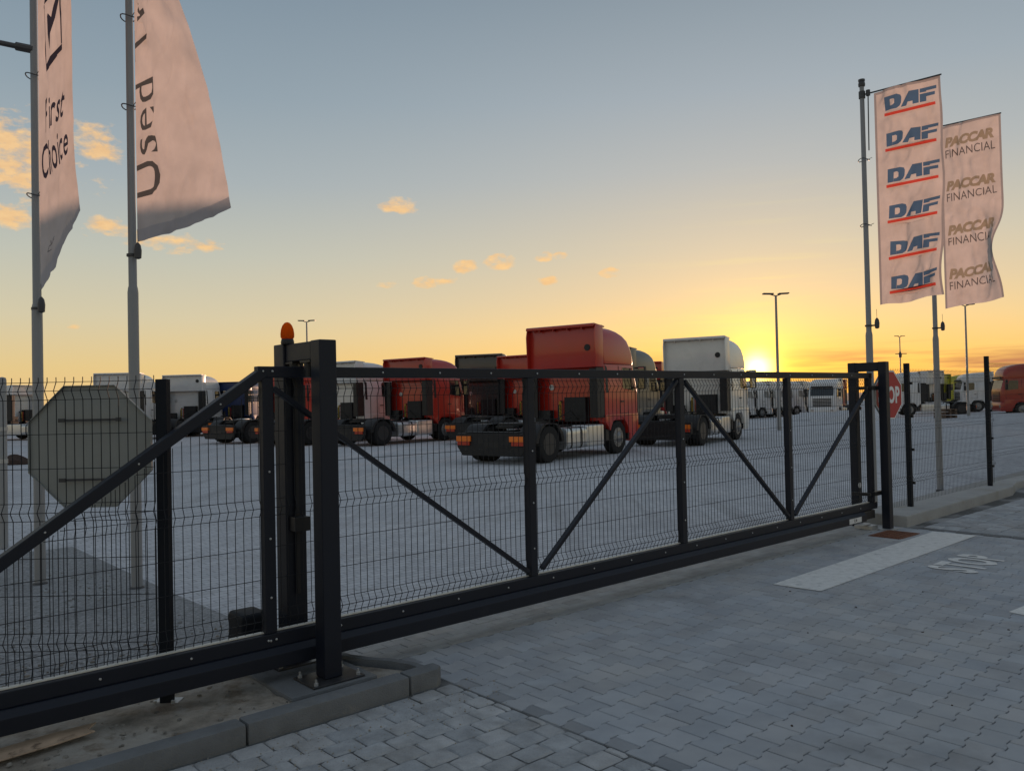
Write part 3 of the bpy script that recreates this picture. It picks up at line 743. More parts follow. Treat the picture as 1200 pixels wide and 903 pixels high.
def make_flag(name, pole_xy, ztop, Wd, Hf, phi, lift, prints, mats, label, gap=.11, edge=None, hem=.10, hem_mat=None):
    px, py = pole_xy
    vv, F, mi = cdt_flag(Wd, Hf, prints)
    n = 60
    # integrate the cloth direction along u for every vertex (arc length kept)
    pos = np.zeros((len(vv), 3))
    for i, (u, w) in enumerate(vv):
        us = (np.arange(n)+.5)/n*u/Wd; ph = np.array([phi(t, w/Hf) for t in us])
        dx, dy = (np.cos(ph)*u/n).sum(), (-np.sin(ph)*u/n).sum()
        g = phi(0, 0)
        pos[i] = (dx+cos(.72)*gap, dy-sin(.72)*gap, -w+lift(u/Wd, w/Hf))
        c = crease(u/Wd, w/Hf, px)*(.05 if name == 'flag' and px < -4 else .095)*min(1, u/Wd*6)*min(1, .25+(1-u/Wd)*3)
        pos[i] += (sin(ph[-1])*c, cos(ph[-1])*c, 0)
    if edge is not None:
        C = vv[F].mean(1); mi[((C[:, 0] < .030) | (C[:, 0] > Wd-.022) | (C[:, 1] < .045)) & (mi == 0)] = edge
    if hem_mat is not None:
        C = vv[F].mean(1); band = (C[:, 1] > Hf-hem) & (mi == 0); mi[band] = hem_mat
    me = bpy.data.meshes.new(name); me.from_pydata([tuple(p) for p in pos], [], [tuple(f) for f in F]); me.update()
    for m in mats: me.materials.append(M[m])
    me.polygons.foreach_set('material_index', mi.astype(np.int32)); me.shade_smooth(); me.update()
    o = bpy.data.objects.new(name, me); COL.objects.link(o); o.location = (px, py, ztop)
    return tag(o, label, 'flag')

def make_pole(xy, joint_z, ztop, label, boom_z=None, ring_zs=(), weight_z=None, arm=False, W_=.88):
    p = empty('flagpole', (*xy, 0), 0, label, 'flagpole', 'flagpoles by the gate')
    b = MB(); b.lathe([(.050, 0), (.048, joint_z-.04), (.043, joint_z), (.0375, joint_z+.02), (.031, ztop)], n=20); b.build('pole_shaft', 'pole_grey', p, smooth=40)
    b = MB(); b.lathe([(.068, -.05), (.066, .02), (.056, .03)], n=18); b.build('base_collar', 'pole_dark', p)
    b = MB(); b.lathe([(.045, ztop), (.048, ztop+.03), (.04, ztop+.07), (.046, ztop+.075), (.046, ztop+.1)], n=16); b.build('pole_cap', 'pole_dark', p)
    d = Vector((cos(.72), -sin(.72), 0))
    if boom_z:
        b = MB(); b.tube([Vector((0, 0, boom_z))+d*.02, Vector((0, 0, boom_z+.01))+d*(.17+W_)], .011, 8); b.lathe([(.045, -.05), (.045, .05)], (0, 0, boom_z), n=14); b.tube([d*.085+Vector((0, 0, boom_z)), d*.075+Vector((0, 0, boom_z-.82))], .009, 6); b.lathe([(.03, -.03), (.03, .05)], (d.x*.085, d.y*.085, boom_z), n=10)
        b.build('flag_boom', 'pole_dark', p)
    for z in ring_zs:
        b = MB(); pts = [Vector((cos(t)*.075-.0, sin(t)*.075, z+.012*sin(t*2))) for t in np.linspace(0, 2*pi, 20)]; b.tube(pts, .006, 6, False); b.tube([d*.07+Vector((0, 0, z)), d*.115+Vector((0, 0, z+.015))], .004, 5); b.build('tie_ring', 'pole_dark', p)
    if weight_z:
        b = MB(); b.lathe([(.052, -.012), (.052, .012)], (0, 0, weight_z-.03), n=16); b.tube([Vector((0, 0, weight_z-.03)), d*.12+Vector((0, 0, weight_z-.03))], .012, 6)
        b.lathe([(.012, -.08), (.03, -.07), (.034, .0), (.026, .05), (.008, .075)], (d.x*.115, d.y*.115, weight_z), n=14); b.tube([d*.115+Vector((0, 0, weight_z+.07)), d*.113+Vector((0, 0, weight_z+.2))], .003, 5)
        b.build('flag_weight', 'pole_dark', p, smooth=50)
    if arm:
        b = MB(); b.tube([Vector((0, 0, 0)), Vector((-.16, -.02, .03))], .042, 10); b.tube([Vector((-.15, -.02, .028)), Vector((-.62, -.08, .12))], .026, 8); b.build('side_arm', 'pole_dark', p, loc=(0, 0, arm))
    return p

from mathutils import noise as mnoise
def crease(u, v, seed):
    n = mnoise.noise(Vector((u*2.2+v*1.6, v*4.5-u*1.8, seed))); n2 = mnoise.noise(Vector((u*4-v*3, v*8+u*3, seed+5)))
    return max(0, 1-abs(n)*6)*.34 - max(0, 1-abs(n2)*5)*.22
def gauss(x, c, s): return math.exp(-((x-c)/s)**2)
def logo_polys():
    """slanted three-letter mark and its underline: x 0..1, y 0..1 up (letters .3..1, bar 0...16)"""
    sh = lambda x, y: (x+.015*(y-.3), y)
    D = [(.0, .25), (.0, .94), (.26, .94), (.335, .87), (.355, .74), (.345, .46), (.315, .33), (.25, .25), (.1215, .25), (.1215, .43), (.175, .43), (.215, .49), (.22, .70), (.19, .76), (.12, .76), (.12, .25)]
    A1 = [(.335, .25), (.50, .94), (.69, .94), (.69, .25), (.57, .25), (.57, .42), (.475, .42), (.445, .25)]
    F1 = [(.71, .25), (.71, .66), (1.0, .66), (1.0, .50), (.835, .50), (.835, .25)]
    F2 = [(.71, .73), (.71, .94), (1.03, .94), (1.03, .78), (.835, .78), (.835, .73)]
    return [[sh(*q) for q in p] for p in (D, A1, F1, F2)], [[(-.03, .0), (1.0, .0), (1.0, .15), (-.03, .15)]]

P1, P2, P4 = (-4.63, 8.0), (-3.56, 7.72), (7.19, 13.86)
p3 = at(1019.5, 430, 11.8); P3 = (p3.x, p3.y)

# white flag with six blue and red marks
HF3 = 3.05; ZT3 = 5.975
pr_ = []
blue, red = logo_polys()
for k in range(6):
    w0 = .10 + k*.51
    fn = lambda x, y, w0=w0: (.15+x*.65, w0+.27-y*.27)
    pr_.append(polys_print(blue, 1, fn)); pr_.append(polys_print(red, 2, fn))
ph3 = lambda u, v: .07*sin(27*u+12*v)*(.4+v) + .06*sin(14*u-19*v+1) + .66 + .16*sin(6.2*u+v*5) + (.30*v+.06)*sin(7.5*u-4.5*v+.4) + .35*gauss(v, .95, .22)*gauss(u, 1.0, .35) + .10*sin(16*v+9*u)
make_flag('flag', P3, ZT3, .88, HF3, ph3, lambda u, v: .03*u + .05*v*v*u + .012*sin(9*u+v*20)*v, pr_, ['cloth', 'print_blue', 'print_red', 'double'], 'white flag printed with six blue marks over red bars', gap=.165, edge=3)
make_pole(P3, 2.55, 6.12, 'grey flagpole carrying the flag of six blue and red marks', ZT3+.02, (5.05, 4.1), 2.68)
# white flag with a two line name repeated four times
HF4 = 3.05; ZT4 = 6.12
pr_ = []
ta = text_mesh('PACCAR', 1, .065, .18, .93); tb = text_mesh('FINANCIAL', 1, 0, 0, 1.02)
for k in range(4):
    w0 = .20+k*.735
    pr_.append(place_text(ta, 1, .07, .80, w0, w0+.17)); pr_.append(place_text(tb, 2, .075, .81, w0+.21, w0+.345))
ph4 = lambda u, v: .06*sin(25*u+10*v)*(.4+v) + .05*sin(13*u-17*v+1) + .70 + .12*sin(5*u+4*v) + (.25*v)*sin(6.5*u-5*v+1.2) + 1.5*gauss(v, .72, .17)*gauss(u, .86, .14) - .8*gauss(v, .76, .17)*gauss(u, 1.02, .09)
make_flag('flag', P4, ZT4, .90, HF4, ph4, lambda u, v: .03*u + .07*v*v*u + .01*sin(8*u+v*18)*v, pr_, ['cloth', 'print_tan', 'print_grey', 'double'], 'white flag with a grey two-line company name repeated four times', gap=.165, edge=3)
make_pole(P4, 2.6, 6.25, 'grey flagpole farthest right by the kerbed fence', ZT4+.02, (5.1, 4.2), 2.78, W_=.90)
# left flags, their tops above the picture
HF1 = 3.75; ZT1 = 2.86+3.75
pr_ = []
t1 = text_mesh('First', 1, .012, .08, 1.12); t2 = text_mesh('Choice', 1, .012, .0, 1.1)
wz = lambda z, zt: zt-z
pr_.append(place_text(t1, 1, .16, .70, wz(4.66, ZT1), wz(4.34, ZT1))); pr_.append(place_text(t2, 1, .06, .80, wz(4.25, ZT1), wz(3.90, ZT1)))
fn = lambda x, y: (.20+x*.5, wz(4.93+y*.70, ZT1))
pr_.append(polys_print([[(0, 0), (1, .06), (1, .14), (.07, .085), (.07, .90), (.0, .92)], [(.94, .145), (1, .15), (.93, 1.0), (0, 1.0), (0, .93), (.07, .91), (.87, .93)], [(.34, .22), (.42, .42), (.62, .58), (.78, .78), (.84, 1.12), (.70, .84), (.48, .62), (.30, .72), (.22, .46)]], 1, fn))
t3 = text_mesh('DAF', 1, .0, .2, 1.0)
pr_.append(place_text(t3, 2, .18, .36, 3.42, 3.48))
ph1 = lambda u, v: .77 + .05*sin(17*u+1.5*v+2.2) + .05*sin(8*u-2*v) - .05*max(0, v-.7)/.3
make_flag('flag', P1, ZT1, .94, HF1, ph1, lambda u, v: .02*u + (max(0, v-.45)/.55)**2.4*.60*u**1.1, pr_, ['cloth', 'print_dark', 'print_grey', 'hem'], 'pink lit flag reading First Choice under a tick emblem, leftmost flag', hem_mat=3, hem=.16)
make_pole(P1, 2.72, ZT1+.1, 'leftmost grey flagpole with a dark side arm', ZT1+.02, (4.98, 3.8), 2.72, arm=5.24, W_=.94)
HF2 = 3.2; ZT2 = 3.25+3.2
pr_ = []
t4 = text_mesh('Used Trucks', 1, .0, 0, 1.06)
pr_.append(place_text(t4, 1, -.03, .285, wz(6.45, ZT2), wz(3.66, ZT2), rot=True, clip=.004))
ph2 = lambda u, v: .93 + .12*sin(6*u+2*v) - .85*max(0, v-.25)/.75 + .08*sin(4*u-6*v) + .05*sin(19*u+7*v)
make_flag('flag', P2, ZT2, .92, HF2, ph2, lambda u, v: .02*u + (max(0, v-.3)/.7)**1.5*(.26*u-.03*sin(pi*u)), pr_, ['cloth', 'print_black', 'hem'], 'pink lit flag reading Used Trucks sideways, hem swinging out over the fence', hem_mat=2, hem=.12)
make_pole(P2, 2.83, ZT2+.1, 'grey flagpole right of the leftmost one, rising behind the sign back', ZT2+.02, (4.55, 5.4), 3.17, W_=.92)

# ------------------------------------------------------------------ yard lamps
def yard_lamp(px, Y, ztop, head, label, cam_box=False):
    q = at(px, 470, Y); p = empty('street_lamp', (q.x, q.y, 0), 0, label, 'street lamp', 'yard lamp posts')
    b = MB(); b.lathe([(.10, 0), (.095, .9), (.075, 1.0), (.05, ztop-.1)], n=14); b.build('lamp_post', 'pole_grey', p, smooth=40)
    for sg in (-1, 1):
        b = MB(); b.bar((0, 0, ztop-.10), (sg*.25*head, 0, ztop-.02), .05, .05); b.bar((sg*.12*head, 0, ztop-.0), (sg*.60*head, 0, ztop+.015), .26, .06); b.build('lamp_head', 'pole_dark', p, .015)
    if cam_box:
        b = MB(); b.bar((-.5, 0, ztop-1.9), (.7, 0, ztop-1.9), .1, .08); b.lathe([(.14, -2.3+ztop), (.18, ztop-2.0), (.05, ztop-1.6)], n=10); b.build('camera_bracket', 'pole_dark', p)
    return p
yard_lamp(912.5, 38.1, 6.35, 1.0, 'tall twin-headed lamp post right of the low sun')
yard_lamp(1134.5, 53, 7.2, .95, 'twin-headed lamp post behind the grey name flag')
yard_lamp(1056.5, 88, 7.6, .9, 'far lamp post with a camera bracket below its head', True)
yard_lamp(361, 55, 7.3, .95, 'far twin-headed lamp post just above the left gate portal')

# ------------------------------------------------------------------ small things in the yard
q = at(3.5, 540, 10.2)
gp = empty('grey_post', (q.x, q.y, 0), 0, 'short plain grey post at the left picture edge behind the fence', 'post')
b = MB(); b.lathe([(.048, 0), (.048, 2.08), (.04, 2.11), (.01, 2.12)], n=18); b.build('post_tube', 'pole_grey', gp, smooth=40)
b = MB(); b.lathe([(.056, 0), (.056, .05)], (0, 0, 1.45), n=18); b.lathe([(.056, 0), (.056, .05)], (0, 0, 1.05), n=18); b.build('clamp_band', 'galv', gp)
q = at(21, 540, 26)
lp = empty('rubber_block', (q.x, q.y, 0), .1, 'low dark brown lump lying on the pale yard left of the sign back', 'block')
b = MB()
rings = []
for i in range(9):
    t = i/8; r = .02+.17*(sin(pi*min(1, max(0, t*.9+.08))))**.6*(1.15-.5*t)
    rings.append([(-.45+.9*t, cos(a)*r*1.3, max(0, sin(a)*r*1.7)*(.9+.2*sin(7*a+3*t)) if sin(a) > 0 else 0) for a in np.linspace(0, 2*pi, 14, endpoint=False)])
b.loft(rings); b.build('block_body', mat('dark brown rubber', (.045, .028, .022), .9, var=.3, scale=8, bump=.6, bscale=20), lp, smooth=50)
q = at(1108, 486, 50)
cr = empty('pallet', (q.x, q.y, 0), .3, 'small brown pallet stack on the far yard behind the right fence', 'pallet')
b = MB()
for k in range(3):
    for i in range(5): b.box(-.5, .5, -.4+i*.17, -.29+i*.17, .13+k*.2, .15+k*.2)
    for i in range(3): b.box(-.5+i*.43, -.36+i*.43, -.4, .4, 0.001+k*.2, .129+k*.2)
b.build('pallet_boards', mat('dark stained wood', (.12, .075, .05), .9, var=.3, scale=9), cr)
# loose gravel heaps on the far yard
def heap(px, Y, rx, ry, hz, label):
    q = at(px, 470, Y); o = empty('gravel_heap', (q.x, q.y, -.03), .2, label, 'gravel heap')
    from mathutils import noise
    b = MB(); rings = []
    for i in range(10):
        t = i/9; r = 1-t
        rings.append([(cos(a)*rx*r*(1+.12*noise.noise(Vector((cos(a)*2, sin(a)*2, t*2)))), sin(a)*ry*r, hz*(1-(1-t)**2 if t < 1 else 1)*(1+.2*noise.noise(Vector((cos(a)*3*r, sin(a)*3*r, 5))))) for a in np.linspace(0, 2*pi, 28, endpoint=False)])
    b.loft(rings); b.build('heap_body', 'yard', o, smooth=60); return o
heap(958, 55, 3.2, 1.6, .42, 'low pale gravel heap in front of the far white cabs')
heap(996, 50, 2.6, 1.5, .62, 'pale gravel heap just left of the right gate portal')

# ------------------------------------------------------------------ trucks
def ring_rect(z, x0, x1, hw, rf, rb, n=6, crown=0.0):
    pts = []
    for (cx, cy, r, a0) in ((x1-rf, hw-rf, rf, 0), (x0+rb, hw-rb, rb, pi/2), (x0+rb, -hw+rb, rb, pi), (x1-rf, -hw+rf, rf, 1.5*pi)):
        # order: front-left, rear-left, rear-right, front-right
        for k in range(n+1):
            a = a0+pi/2*k/n; pts.append((cx+r*cos(a), cy+r*sin(a), z))
    return pts
def make_truck(H):
    """two-axle tractor unit; rear axle at the origin, nose along +x"""
    t = empty('tractor_truck', (0, 0, 0))
    k = (H-2.72)/1.13
    # --- cab shell
    b = MB(); b.loft([ring_rect(z, x0, x1, hw, rf, .06) for (z, x0, x1, hw, rf) in ((1.02, 2.95, 5.14, 1.235, .2), (1.10, 2.95, 5.17, 1.245, .22), (1.90, 2.95, 5.18, 1.245, .24), (2.02, 2.95, 5.15, 1.24, .25), (2.70, 2.95, 4.97, 1.215, .27))])
    # wheel arch flare and the panel below the door
    for sy in (-1, 1):
        arc = [(3.8+.60*cos(a), .52+.60*sin(a)) for a in np.linspace(radians(8), radians(172), 15)]
        out = [(4.62, .60)] + [(4.95, .60), (5.0, 1.06), (3.0, 1.06), (3.02, .84), (3.2, .80)]
        poly = [(4.395, .60), (5.02, .60), (5.02, 1.2), (2.96, 1.2), (2.96, .98), (3.17, .78)] + [p for p in arc[::-1] if p[1] > .62]
        b.prism(poly, sy*1.02, sy*1.262, 'y')
    b.build('cab', PA['white'], t, .012, smooth=35)
    # --- roof fairing, rounded towards the front
    Z = lambda z: 2.72+(z-2.72)*k
    b = MB(); b.loft([ring_rect(Z(z), x0, x1, hw, rf, .05) for (z, x0, x1, hw, rf) in ((2.72, 3.0, 4.99, 1.21, .28), (2.80, 2.98, 5.01, 1.215, .3), (2.98, 2.96, 5.0, 1.215, .32), (3.22, 2.96, 4.95, 1.20, .36), (3.45, 2.97, 4.82, 1.18, .42), (3.60, 2.98, 4.64, 1.145, .48), (3.71, 2.99, 4.38, 1.09, .5), (3.78, 3.0, 4.06, 1.02, .45), (3.81, 3.02, 3.75, .95, .35), (3.82, 3.05, 3.5, .85, .2))])
    b.build('roof_fairing', PA['white'], t, smooth=50)
    # --- rear deflectors
    b = MB()
    for sy in (-1, 1):
        poly = [(2.96, 2.62), (2.96, Z(3.86)), (2.78, Z(3.86)), (2.52, Z(3.85)), (2.46, Z(3.6)), (2.50, 2.62)]
        b.prism(poly, sy*1.19, sy*1.222, 'y')
    b.prism([(3.1, Z(3.84)), (2.5, Z(3.90)), (2.44, Z(3.88)), (2.44, Z(3.80)), (2.47, Z(3.80)), (2.48, Z(3.86)), (3.1, Z(3.80))], -1.2, 1.2, 'y')
    b.prism([(2.945, Z(3.62)), (2.50, Z(3.86)), (2.50, Z(3.83)), (2.945, Z(3.56))], -.03, .03, 'y')
    b.prism([(-1.188, 2.62), (1.188, 2.62), (1.188, Z(3.835)), (-1.188, Z(3.835))], 2.62, 2.68, 'x')
    for y in (-.75, -.25, .25, .75): b.box(2.50, 2.615, y-.02, y+.02, Z(3.74), Z(3.80))
    b.build('roof_deflector', PA['white'], t, .01, smooth=35)
    for sy in (-1, 1):
        b = MB(); b.prism([(2.955, 1.12), (2.955, 2.60), (2.52, 2.60), (2.56, 1.12)], sy*1.195, sy*1.225, 'y'); b.prism([(2.60, 1.12), (2.60, 2.58), (2.66, 2.58), (2.66, 1.12)], sy*.93, sy*1.193, 'y'); b.build('side_flap', 'black', t, .006)
    # --- rear wall equipment
    b = MB(); b.box(2.70, 2.945, -.72, .02, 1.0, 1.74); b.tube([(2.8, .25, 1.0), (2.8, .25, 1.5), (2.9, .25, 1.62)], .05, 8); b.tube([(2.82, .4, .95), (2.55, .42, 1.25), (2.2, .3, 1.05), (1.6, .1, 1.12)], .018, 6); b.tube([(2.82, -.5, .95), (2.45, -.35, 1.35), (2.0, -.15, 1.1), (1.5, .0, 1.12)], .018, 6); b.box(2.72, 2.94, .55, 1.1, .95, 1.35)
    b.build('rear_equipment', 'chassis', t, .015)
    for k, (y0, m_) in enumerate(((.10, 'tail_red'), (.22, 'yellow_lens'))):
        b = MB(); b.tube([(2.80-.035*cos(q*.9)-.02*k, y0+.035*sin(q*.9), 1.62-q*.006) for q in range(0, 92)], .009, 5); b.build('air_hose', m_, t)
    b = MB()
    for z in (1.84, 2.02, 2.2, 2.38): b.box(2.936, 2.952, -1.0, 1.0, z, z+.035)
    b.build('wall_rib', PA['white'], t, .006)
    b = MB(); b.lathe([(.09, -.012), (.09, 0)], (2.945, .62, 2.05), 'x', 14); b.build('rear_badge', 'galv', t)
    b = MB(); b.lathe([(.10, -.02), (.10, 0)], (2.615, -.88, Z(3.2)), 'x', 14); b.build('work_lamp', 'black', t)
    # --- glass
    b = MB(); fr = lambda z: 5.15-(z-2.02)/.68*.18
    b.add([(fr(z)+.006, y, z) for z in (2.03, 2.3, 2.6, 2.69) for y in (-1.0, -.5, 0, .5, 1.0)], [(j*5+i, j*5+i+1, j*5+i+6, j*5+i+5) for j in range(3) for i in range(4)]); b.build('windscreen', 'glass', t)
    for sy in (-1, 1):
        b = MB(); hw = lambda z: (1.2455-(max(z, 1.9)-1.9)*.038)+.006
        pts = [(4.08, 1.98), (4.83, 1.90), (4.78, 2.18), (4.66, 2.60), (4.12, 2.62), (4.06, 2.55)]
        b.add([(x, sy*hw(z), z) for x, z in pts], [tuple(range(6))]); b.build('side_window', 'glass', t)
        b = MB(); b.add([(x, sy*(hw(z)+.0), z) for x, z in ((3.03, 1.85), (3.17, 1.85), (3.15, 2.60), (3.03, 2.68))], [(0, 1, 2, 3)]); b.build('intake_grille', 'black', t)
        b = MB()
        for (xa, za, xb, zb) in ((3.86, 1.22, 3.86, 2.66), (4.90, 1.3, 4.86, 2.1), (3.86, 1.22, 4.4, 1.22)):
            b.bar((xa, sy*(1.248 if za < 1.9 else 1.24), za), (xb, sy*(1.248 if zb < 2.2 else 1.222), zb), .012, .012)
        b.build('door_seam', 'black', t)
        b = MB(); b.box(3.92, 4.12, min(sy*1.247, sy*1.275), max(sy*1.247, sy*1.275), 1.56, 1.60); b.build('door_handle', 'black', t, .006)
        mr = MB(); mr.box(4.86, 4.99, min(sy*1.36, sy*1.60), max(sy*1.36, sy*1.60), 1.95, 2.38); mr.box(4.86, 4.99, min(sy*1.36, sy*1.60), max(sy*1.36, sy*1.60), 2.42, 2.66); mr.bar((4.92, sy*1.22, 2.62), (4.92, sy*1.42, 2.62), .06, .05); mr.bar((4.92, sy*1.24, 2.0), (4.92, sy*1.42, 2.02), .06, .05)
        mo_ = mr.build('mirror', 'black', t, .02)
        g = MB(); g.add([(4.856, sy*1.385, 1.98), (4.856, sy*1.575, 1.98), (4.856, sy*1.575, 2.35), (4.856, sy*1.385, 2.35), (4.856, sy*1.385, 2.45), (4.856, sy*1.575, 2.45), (4.856, sy*1.575, 2.63), (4.856, sy*1.385, 2.63)], [(0, 1, 2, 3), (4, 5, 6, 7)]); g.build('mirror_glass', 'mirror', mo_)
    # --- nose
    b = MB(); b.loft([ring_rect(z, x0, x1, hw, rf, .05) for (z, x0, x1, hw, rf) in ((.36, 4.50, 5.20, 1.20, .2), (.42, 4.48, 5.23, 1.235, .22), (.98, 4.48, 5.22, 1.24, .22), (1.015, 4.5, 5.19, 1.23, .2))]); b.build('bumper', PA['white'], t, smooth=40)
    b = MB()
    for i in range(6): b.box(5.172, 5.20, -.82, .82, 1.08+i*.125, 1.16+i*.125)
    b.build('grille', 'black', t, .006)
    b = MB(); b.box(5.10, 5.17, -.95, .95, 2.73, 2.90); b.build('sun_visor', 'black', t, .015)
    for sy in (-1, 1):
        b = MB(); b.box(5.215, 5.238, min(sy*.72, sy*1.0), max(sy*.72, sy*1.0), .62, .82); b.build('headlight', 'lamp_lens', t, .008)
        b = MB(); b.box(3.05, 3.22, min(sy*.95, sy*1.2), max(sy*.95, sy*1.2), .42, .76); b.build('cab_step', 'black', t, .01)
        b = MB(); b.box(4.42, 4.47, min(sy*.8, sy*1.2), max(sy*.8, sy*1.2), .4, .6); b.build('wheel_guard', 'black', t, .01)
    # --- chassis
    b = MB()
    for sy in (-1, 1): b.prism([(-.95, .62), (-.95, .80), (1.0, .86), (4.9, .95), (4.9, .70), (1.0, .62)], sy*.36, sy*.44, 'y')
    for x in (-.7, .45, 1.4, 2.3): b.box(x-.06, x+.06, -.36, .36, .62, .79)
    b.tube([(0, -.8, .5), (0, .8, .5)], .09, 10); b.tube([(3.8, -.9, .5), (3.8, .9, .5)], .08, 10); b.lathe([(.05, -.2), (.24, -.1), (.24, .1), (.05, .2)], (0, 0, .5), 'y', 14)
    b.box(.75, 2.65, -.55, .55, .52, .70); b.box(1.1, 2.6, -.5, .5, .90, .93)
    b.build('chassis_frame', 'chassis', t, .01)
    b = MB(); b.prism([(-1.16, .82), (-1.16, .46), (-.98, .22), (.98, .22), (1.16, .46), (1.16, .82)], -1.02, -.90, 'x'); b.box(-1.0, -.74, -.9, .9, .825, .86); b.box(-.9, -.6, -.9, -.46, .5, .66); b.box(-.9, -.6, .46, .9, .5, .66); b.build('rear_crossmember', 'chassis', t, .02)
    b = MB(); b.box(-1.028, -1.021, -.27, .27, .46, .58); b.build('number_plate', 'black', t)
    b = MB(); poly = [(.62*cos(a), .62*sin(a)) for a in np.linspace(radians(12), radians(348), 30)]; b.prism(poly+[(.5, -.07), (.12, 0), (.5, .07)], 1.0, 1.06, 'z'); b.prism([(-.75, -.3), (-.6, -.3), (-.2, -.42), (-.2, .42), (-.6, .3), (-.75, .3)], .92, .998, 'z'); b.build('fifth_wheel', 'chassis', t, .01, loc=(.35, 0, 0))
    for sy in (-1, 1):
        b = MB(); inn = [(.56*cos(a), min(1.022, .49+.56*sin(a))) for a in np.linspace(radians(5), radians(175), 16)]; ou = [(max(-.72, min(.70, .66*cos(a)*1.06)), min(1.045, .49+.62*sin(a))) for a in np.linspace(radians(5), radians(175), 16)]
        b.prism(ou+inn[::-1], min(sy*.62, sy*1.24), max(sy*.62, sy*1.24), 'y'); b.build('mudguard', 'chassis', t, .012, smooth=40)
        b = MB(); b.box(-.74, -.72, min(sy*.64, sy*1.2), max(sy*.64, sy*1.2), .28, .62); b.build('mud_flap', 'rubber', t)
        b = MB(); b.box(-1.06, -1.021, min(sy*.70, sy*1.12), max(sy*.70, sy*1.12), .50, .60); tl = b.build('tail_light', 'tail_red', t, .008)
        b = MB(); b.box(-1.068, -1.021, min(sy*.66, sy*1.15), max(sy*.62, sy*1.17), .603, .745); b.build('indicator_lens', 'amber', tl, .01)
        # tank (off side) and side panel
        tk = MB(); tk.loft([[(x, sy*(.90+.30*max(-1, min(1, 1.25*cos(a)))), .60+.30*max(-1, min(1, 1.25*sin(a)))) for a in np.linspace(0, 2*pi, 24, endpoint=False)] for x in (.86, 1.95)])
        tko = tk.build('fuel_tank', 'tank', t, .012, smooth=50)
        for x in (1.12, 1.66):
            s_ = MB(); s_.loft([[(xx, sy*(.90+.308*max(-1, min(1, 1.25*cos(a)))), .60+.308*max(-1, min(1, 1.25*sin(a)))) for a in np.linspace(0, 2*pi, 24, endpoint=False)] for xx in (x-.035, x+.035)]); s_.build('tank_strap', 'black', tko)
        b = MB(); b.box(1.98, 2.93, min(sy*.66, sy*1.21), max(sy*.66, sy*1.21), .31, .93); b.build('side_box', 'tank', t, .05, seg=3, smooth=40)
    # --- wheels
    def wheel(x, y, wd, dual):
        sy = 1 if y > 0 else -1
        b = MB(); prof = [(.30, -wd/2+.02), (.44, -wd/2), (.485, -wd/2+.02), (.50, -wd/2+.06), (.50, wd/2-.06), (.485, wd/2-.02), (.44, wd/2), (.30, wd/2-.02)]
        if dual: prof = prof[:4]+[(.50, -.03), (.40, -.02), (.40, .02), (.50, .03)]+prof[4:]
        b.lathe(prof, axis='y', n=32); w = b.build('wheel', 'rubber', t, smooth=35, loc=(x, y, .5))
        e = sy*(wd/2-.015); dd = (-.16 if dual else .02)*sy
        b = MB(); b.lathe([(.295, e-sy*.0), (.285, e-sy*.04), (.25, e+dd*.9), (.17, e+dd*1.1), (.13, e+dd+sy*.05), (.06, e+dd+sy*.08), (.01, e+dd+sy*.08)], axis='y', n=28); r = b.build('rim', 'rim' if dual else 'alloy', w, smooth=40)
        b = MB()
        for q in range(10):
            a = 2*pi*q/10; b.lathe([(.014, 0), (.014, sy*.03)], (.19*cos(a), e+dd*.8, .19*sin(a)), 'y', 6)
        b.build('wheel_nuts', 'chrome', w)
    for sy in (-1, 1): wheel(0, sy*.93, .58, True); wheel(3.8, sy*1.06, .31, False)
    return t
PROTO = {}
PAINTED = {'wall_rib', 'cab', 'roof_fairing', 'roof_deflector', 'bumper'}
def base_name(o): return o.name.split('.')[0]
def paint_sky_windows(o):  # gives far side windows and intake slots the painted sky grey
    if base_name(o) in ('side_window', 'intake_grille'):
        o.material_slots[0].link = 'OBJECT'; o.material_slots[0].material = M['painted_sky_glass']
    for c in children(o): paint_sky_windows(c)
def recolour(o, m, dark=None):
    if base_name(o) in PAINTED:
        o.material_slots[0].link = 'OBJECT'; o.material_slots[0].material = m
    for c in children(o): recolour(c, m)
first = {}
def truck(H, x, y, heading, colour, label, bumper=None):
    """heading: degrees to the right of straight ahead"""
    if H not in first: o = make_truck(H); first[H] = o
    else: o = copy_tree(first[H])
    o.location = (x, y, -.008); o.rotation_euler = (0, 0, pi/2-radians(heading))
    tag(o, label, 'truck', 'tractor trucks parked in the yard')
    recolour(o, PA[colour])
    return o
def tr_px(px, py, H, th):
    """rear axle position so that the rear right roof corner shows at photo pixel px, py"""
    d = CAMR @ Vector(((px-600)/FPX, -(py-451.5)/FPX, -1)); k = (H-CAM_H)/d.z; c = d*k
    t = radians(th); f = Vector((sin(t), cos(t), 0)); l = Vector((-f.y, f.x, 0)); c = c - f*2.7 + l*1.2
    return c.x, c.y
HI, MD, LO = 3.85, 3.55, 3.15
truck(HI, 0.0, 22.6, 36, 'red', 'big bright red tractor unit nearest the gate, tall roof, aluminium side tank')
truck(HI, 5.5, 28.7, 33, 'cream', 'tall white tractor unit hiding the sun, right of the big red one')
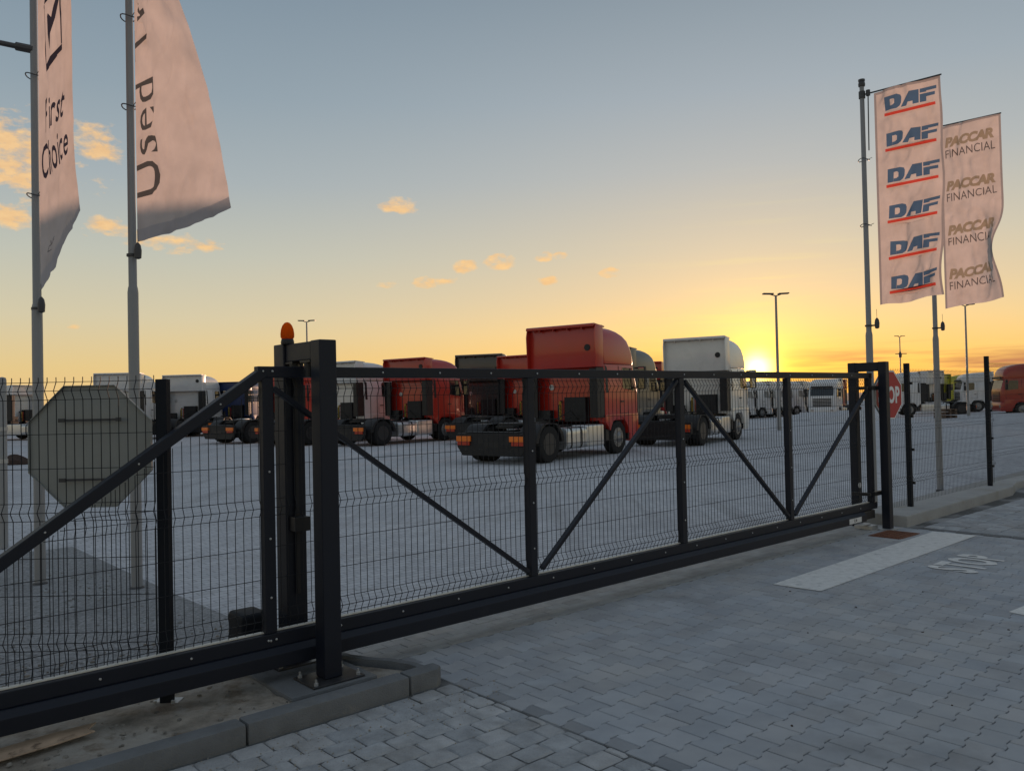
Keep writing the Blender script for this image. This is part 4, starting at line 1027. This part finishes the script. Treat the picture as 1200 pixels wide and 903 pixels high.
for (px, py, H, th, c, lb) in (
    (501, 419, MD, 36, 'deep_red', 'red tractor unit with lower roof, left of the black one'),
    (590, 415, HI, 20, 'dark_grey', 'black tractor unit seen from behind between two red ones'),
    (640, 415, MD, 36, 'red', 'red tractor unit mostly hidden between the black one and the big red one'),
    (420, 423, MD, 36, 'white', 'white tractor unit with lower roof seen just right of the beacon portal'),
    (352, 428, MD, 36, 'red', 'red tractor unit almost hidden behind the beacon portal'),
    (292, 447, LO, 10, 'blue', 'dark blue tractor unit behind the sloping gate brace'),
    (238, 439, MD, 6, 'white', 'white tractor unit seen from behind just right of the left fence post'),
    (166, 437, MD, -4, 'white', 'white tractor unit seen from behind above the octagonal sign back'),
    ):
    x, y = tr_px(px, py, H, th); truck(H, x, y, th, c, lb)
def place(px, Y, H, th, c, lb):
    q = at(px, 470, Y); truck(H, q.x, q.y, th, c, lb)
place(78, 47.5, LO, -80, 'white', 'white tractor unit side-on at the far left, nose pointing left')
place(676, 34.5, HI, 38, 'grey', 'grey tractor unit whose nose shows beyond the big red one')
place(735, 42, MD, 24, 'red', 'red tractor unit glimpsed between the big red one and the tall white one')
# far row right of the sun; the yard falls away there
def far_place(px, Y, H, th, c, lb, drop):
    q = at(px, 470, Y); o = truck(H, q.x, q.y, th, c, lb); o.location.z = -.01-drop; first['last'] = o
for (px, Y, H, c, th, lb) in ((850, 79, MD, 'white', 58, 'far white tractor unit first to the right of the sun'), (871, 81, MD, 'cream', 58, 'far white tractor unit just left of the fourth gate upright'),
                       (893, 83, MD, 'white', 58, 'far white tractor unit just right of the fourth gate upright'), (912, 85, MD, 'cream', 58, 'far white tractor unit beside the one facing the camera'), (980, 78, MD, 'white', 215, 'far white tractor unit facing the camera, last of the row'),
                       (991, 83, MD, 'orange_red', 225, 'far orange red tractor unit glowing left of the right gate portal'),
                       (829, 77, MD, 'white', 58, 'unseen white tractor unit added to block the low sun, behind the tall white one'), (808, 75, MD, 'cream', 58, 'unseen white tractor unit added to block the low sun, between the red and the tall white one')):  # the last two are unseen, added to keep low sun off fence and yard
    far_place(px, Y, H, th, c, lb, .6)
    if th == 58: paint_sky_windows(first['last'])
for (px, Y, H, c, th, lb) in ((1122, 66, MD, 'white', -76, 'white tractor unit with side tank, right of the octagonal STOP sign'), (1128, 76, HI, 'cream', -30, 'white tractor unit second in the row right of the STOP sign'), (1136, 78, MD, 'yellow', -30, 'yellow green tractor unit behind the white pair at right'),
                          (1196, 74, MD, 'white', -76, 'white tractor unit whose nose shows between the yellow green ones'), (1172, 82, MD, 'yellow', -30, 'yellow green tractor unit left of the red one at the picture edge'), (1260, 60, HI, 'orange_red', -76, 'red tractor unit cut off by the right picture edge')):
    far_place(px, Y, H, th, c, lb, .3)
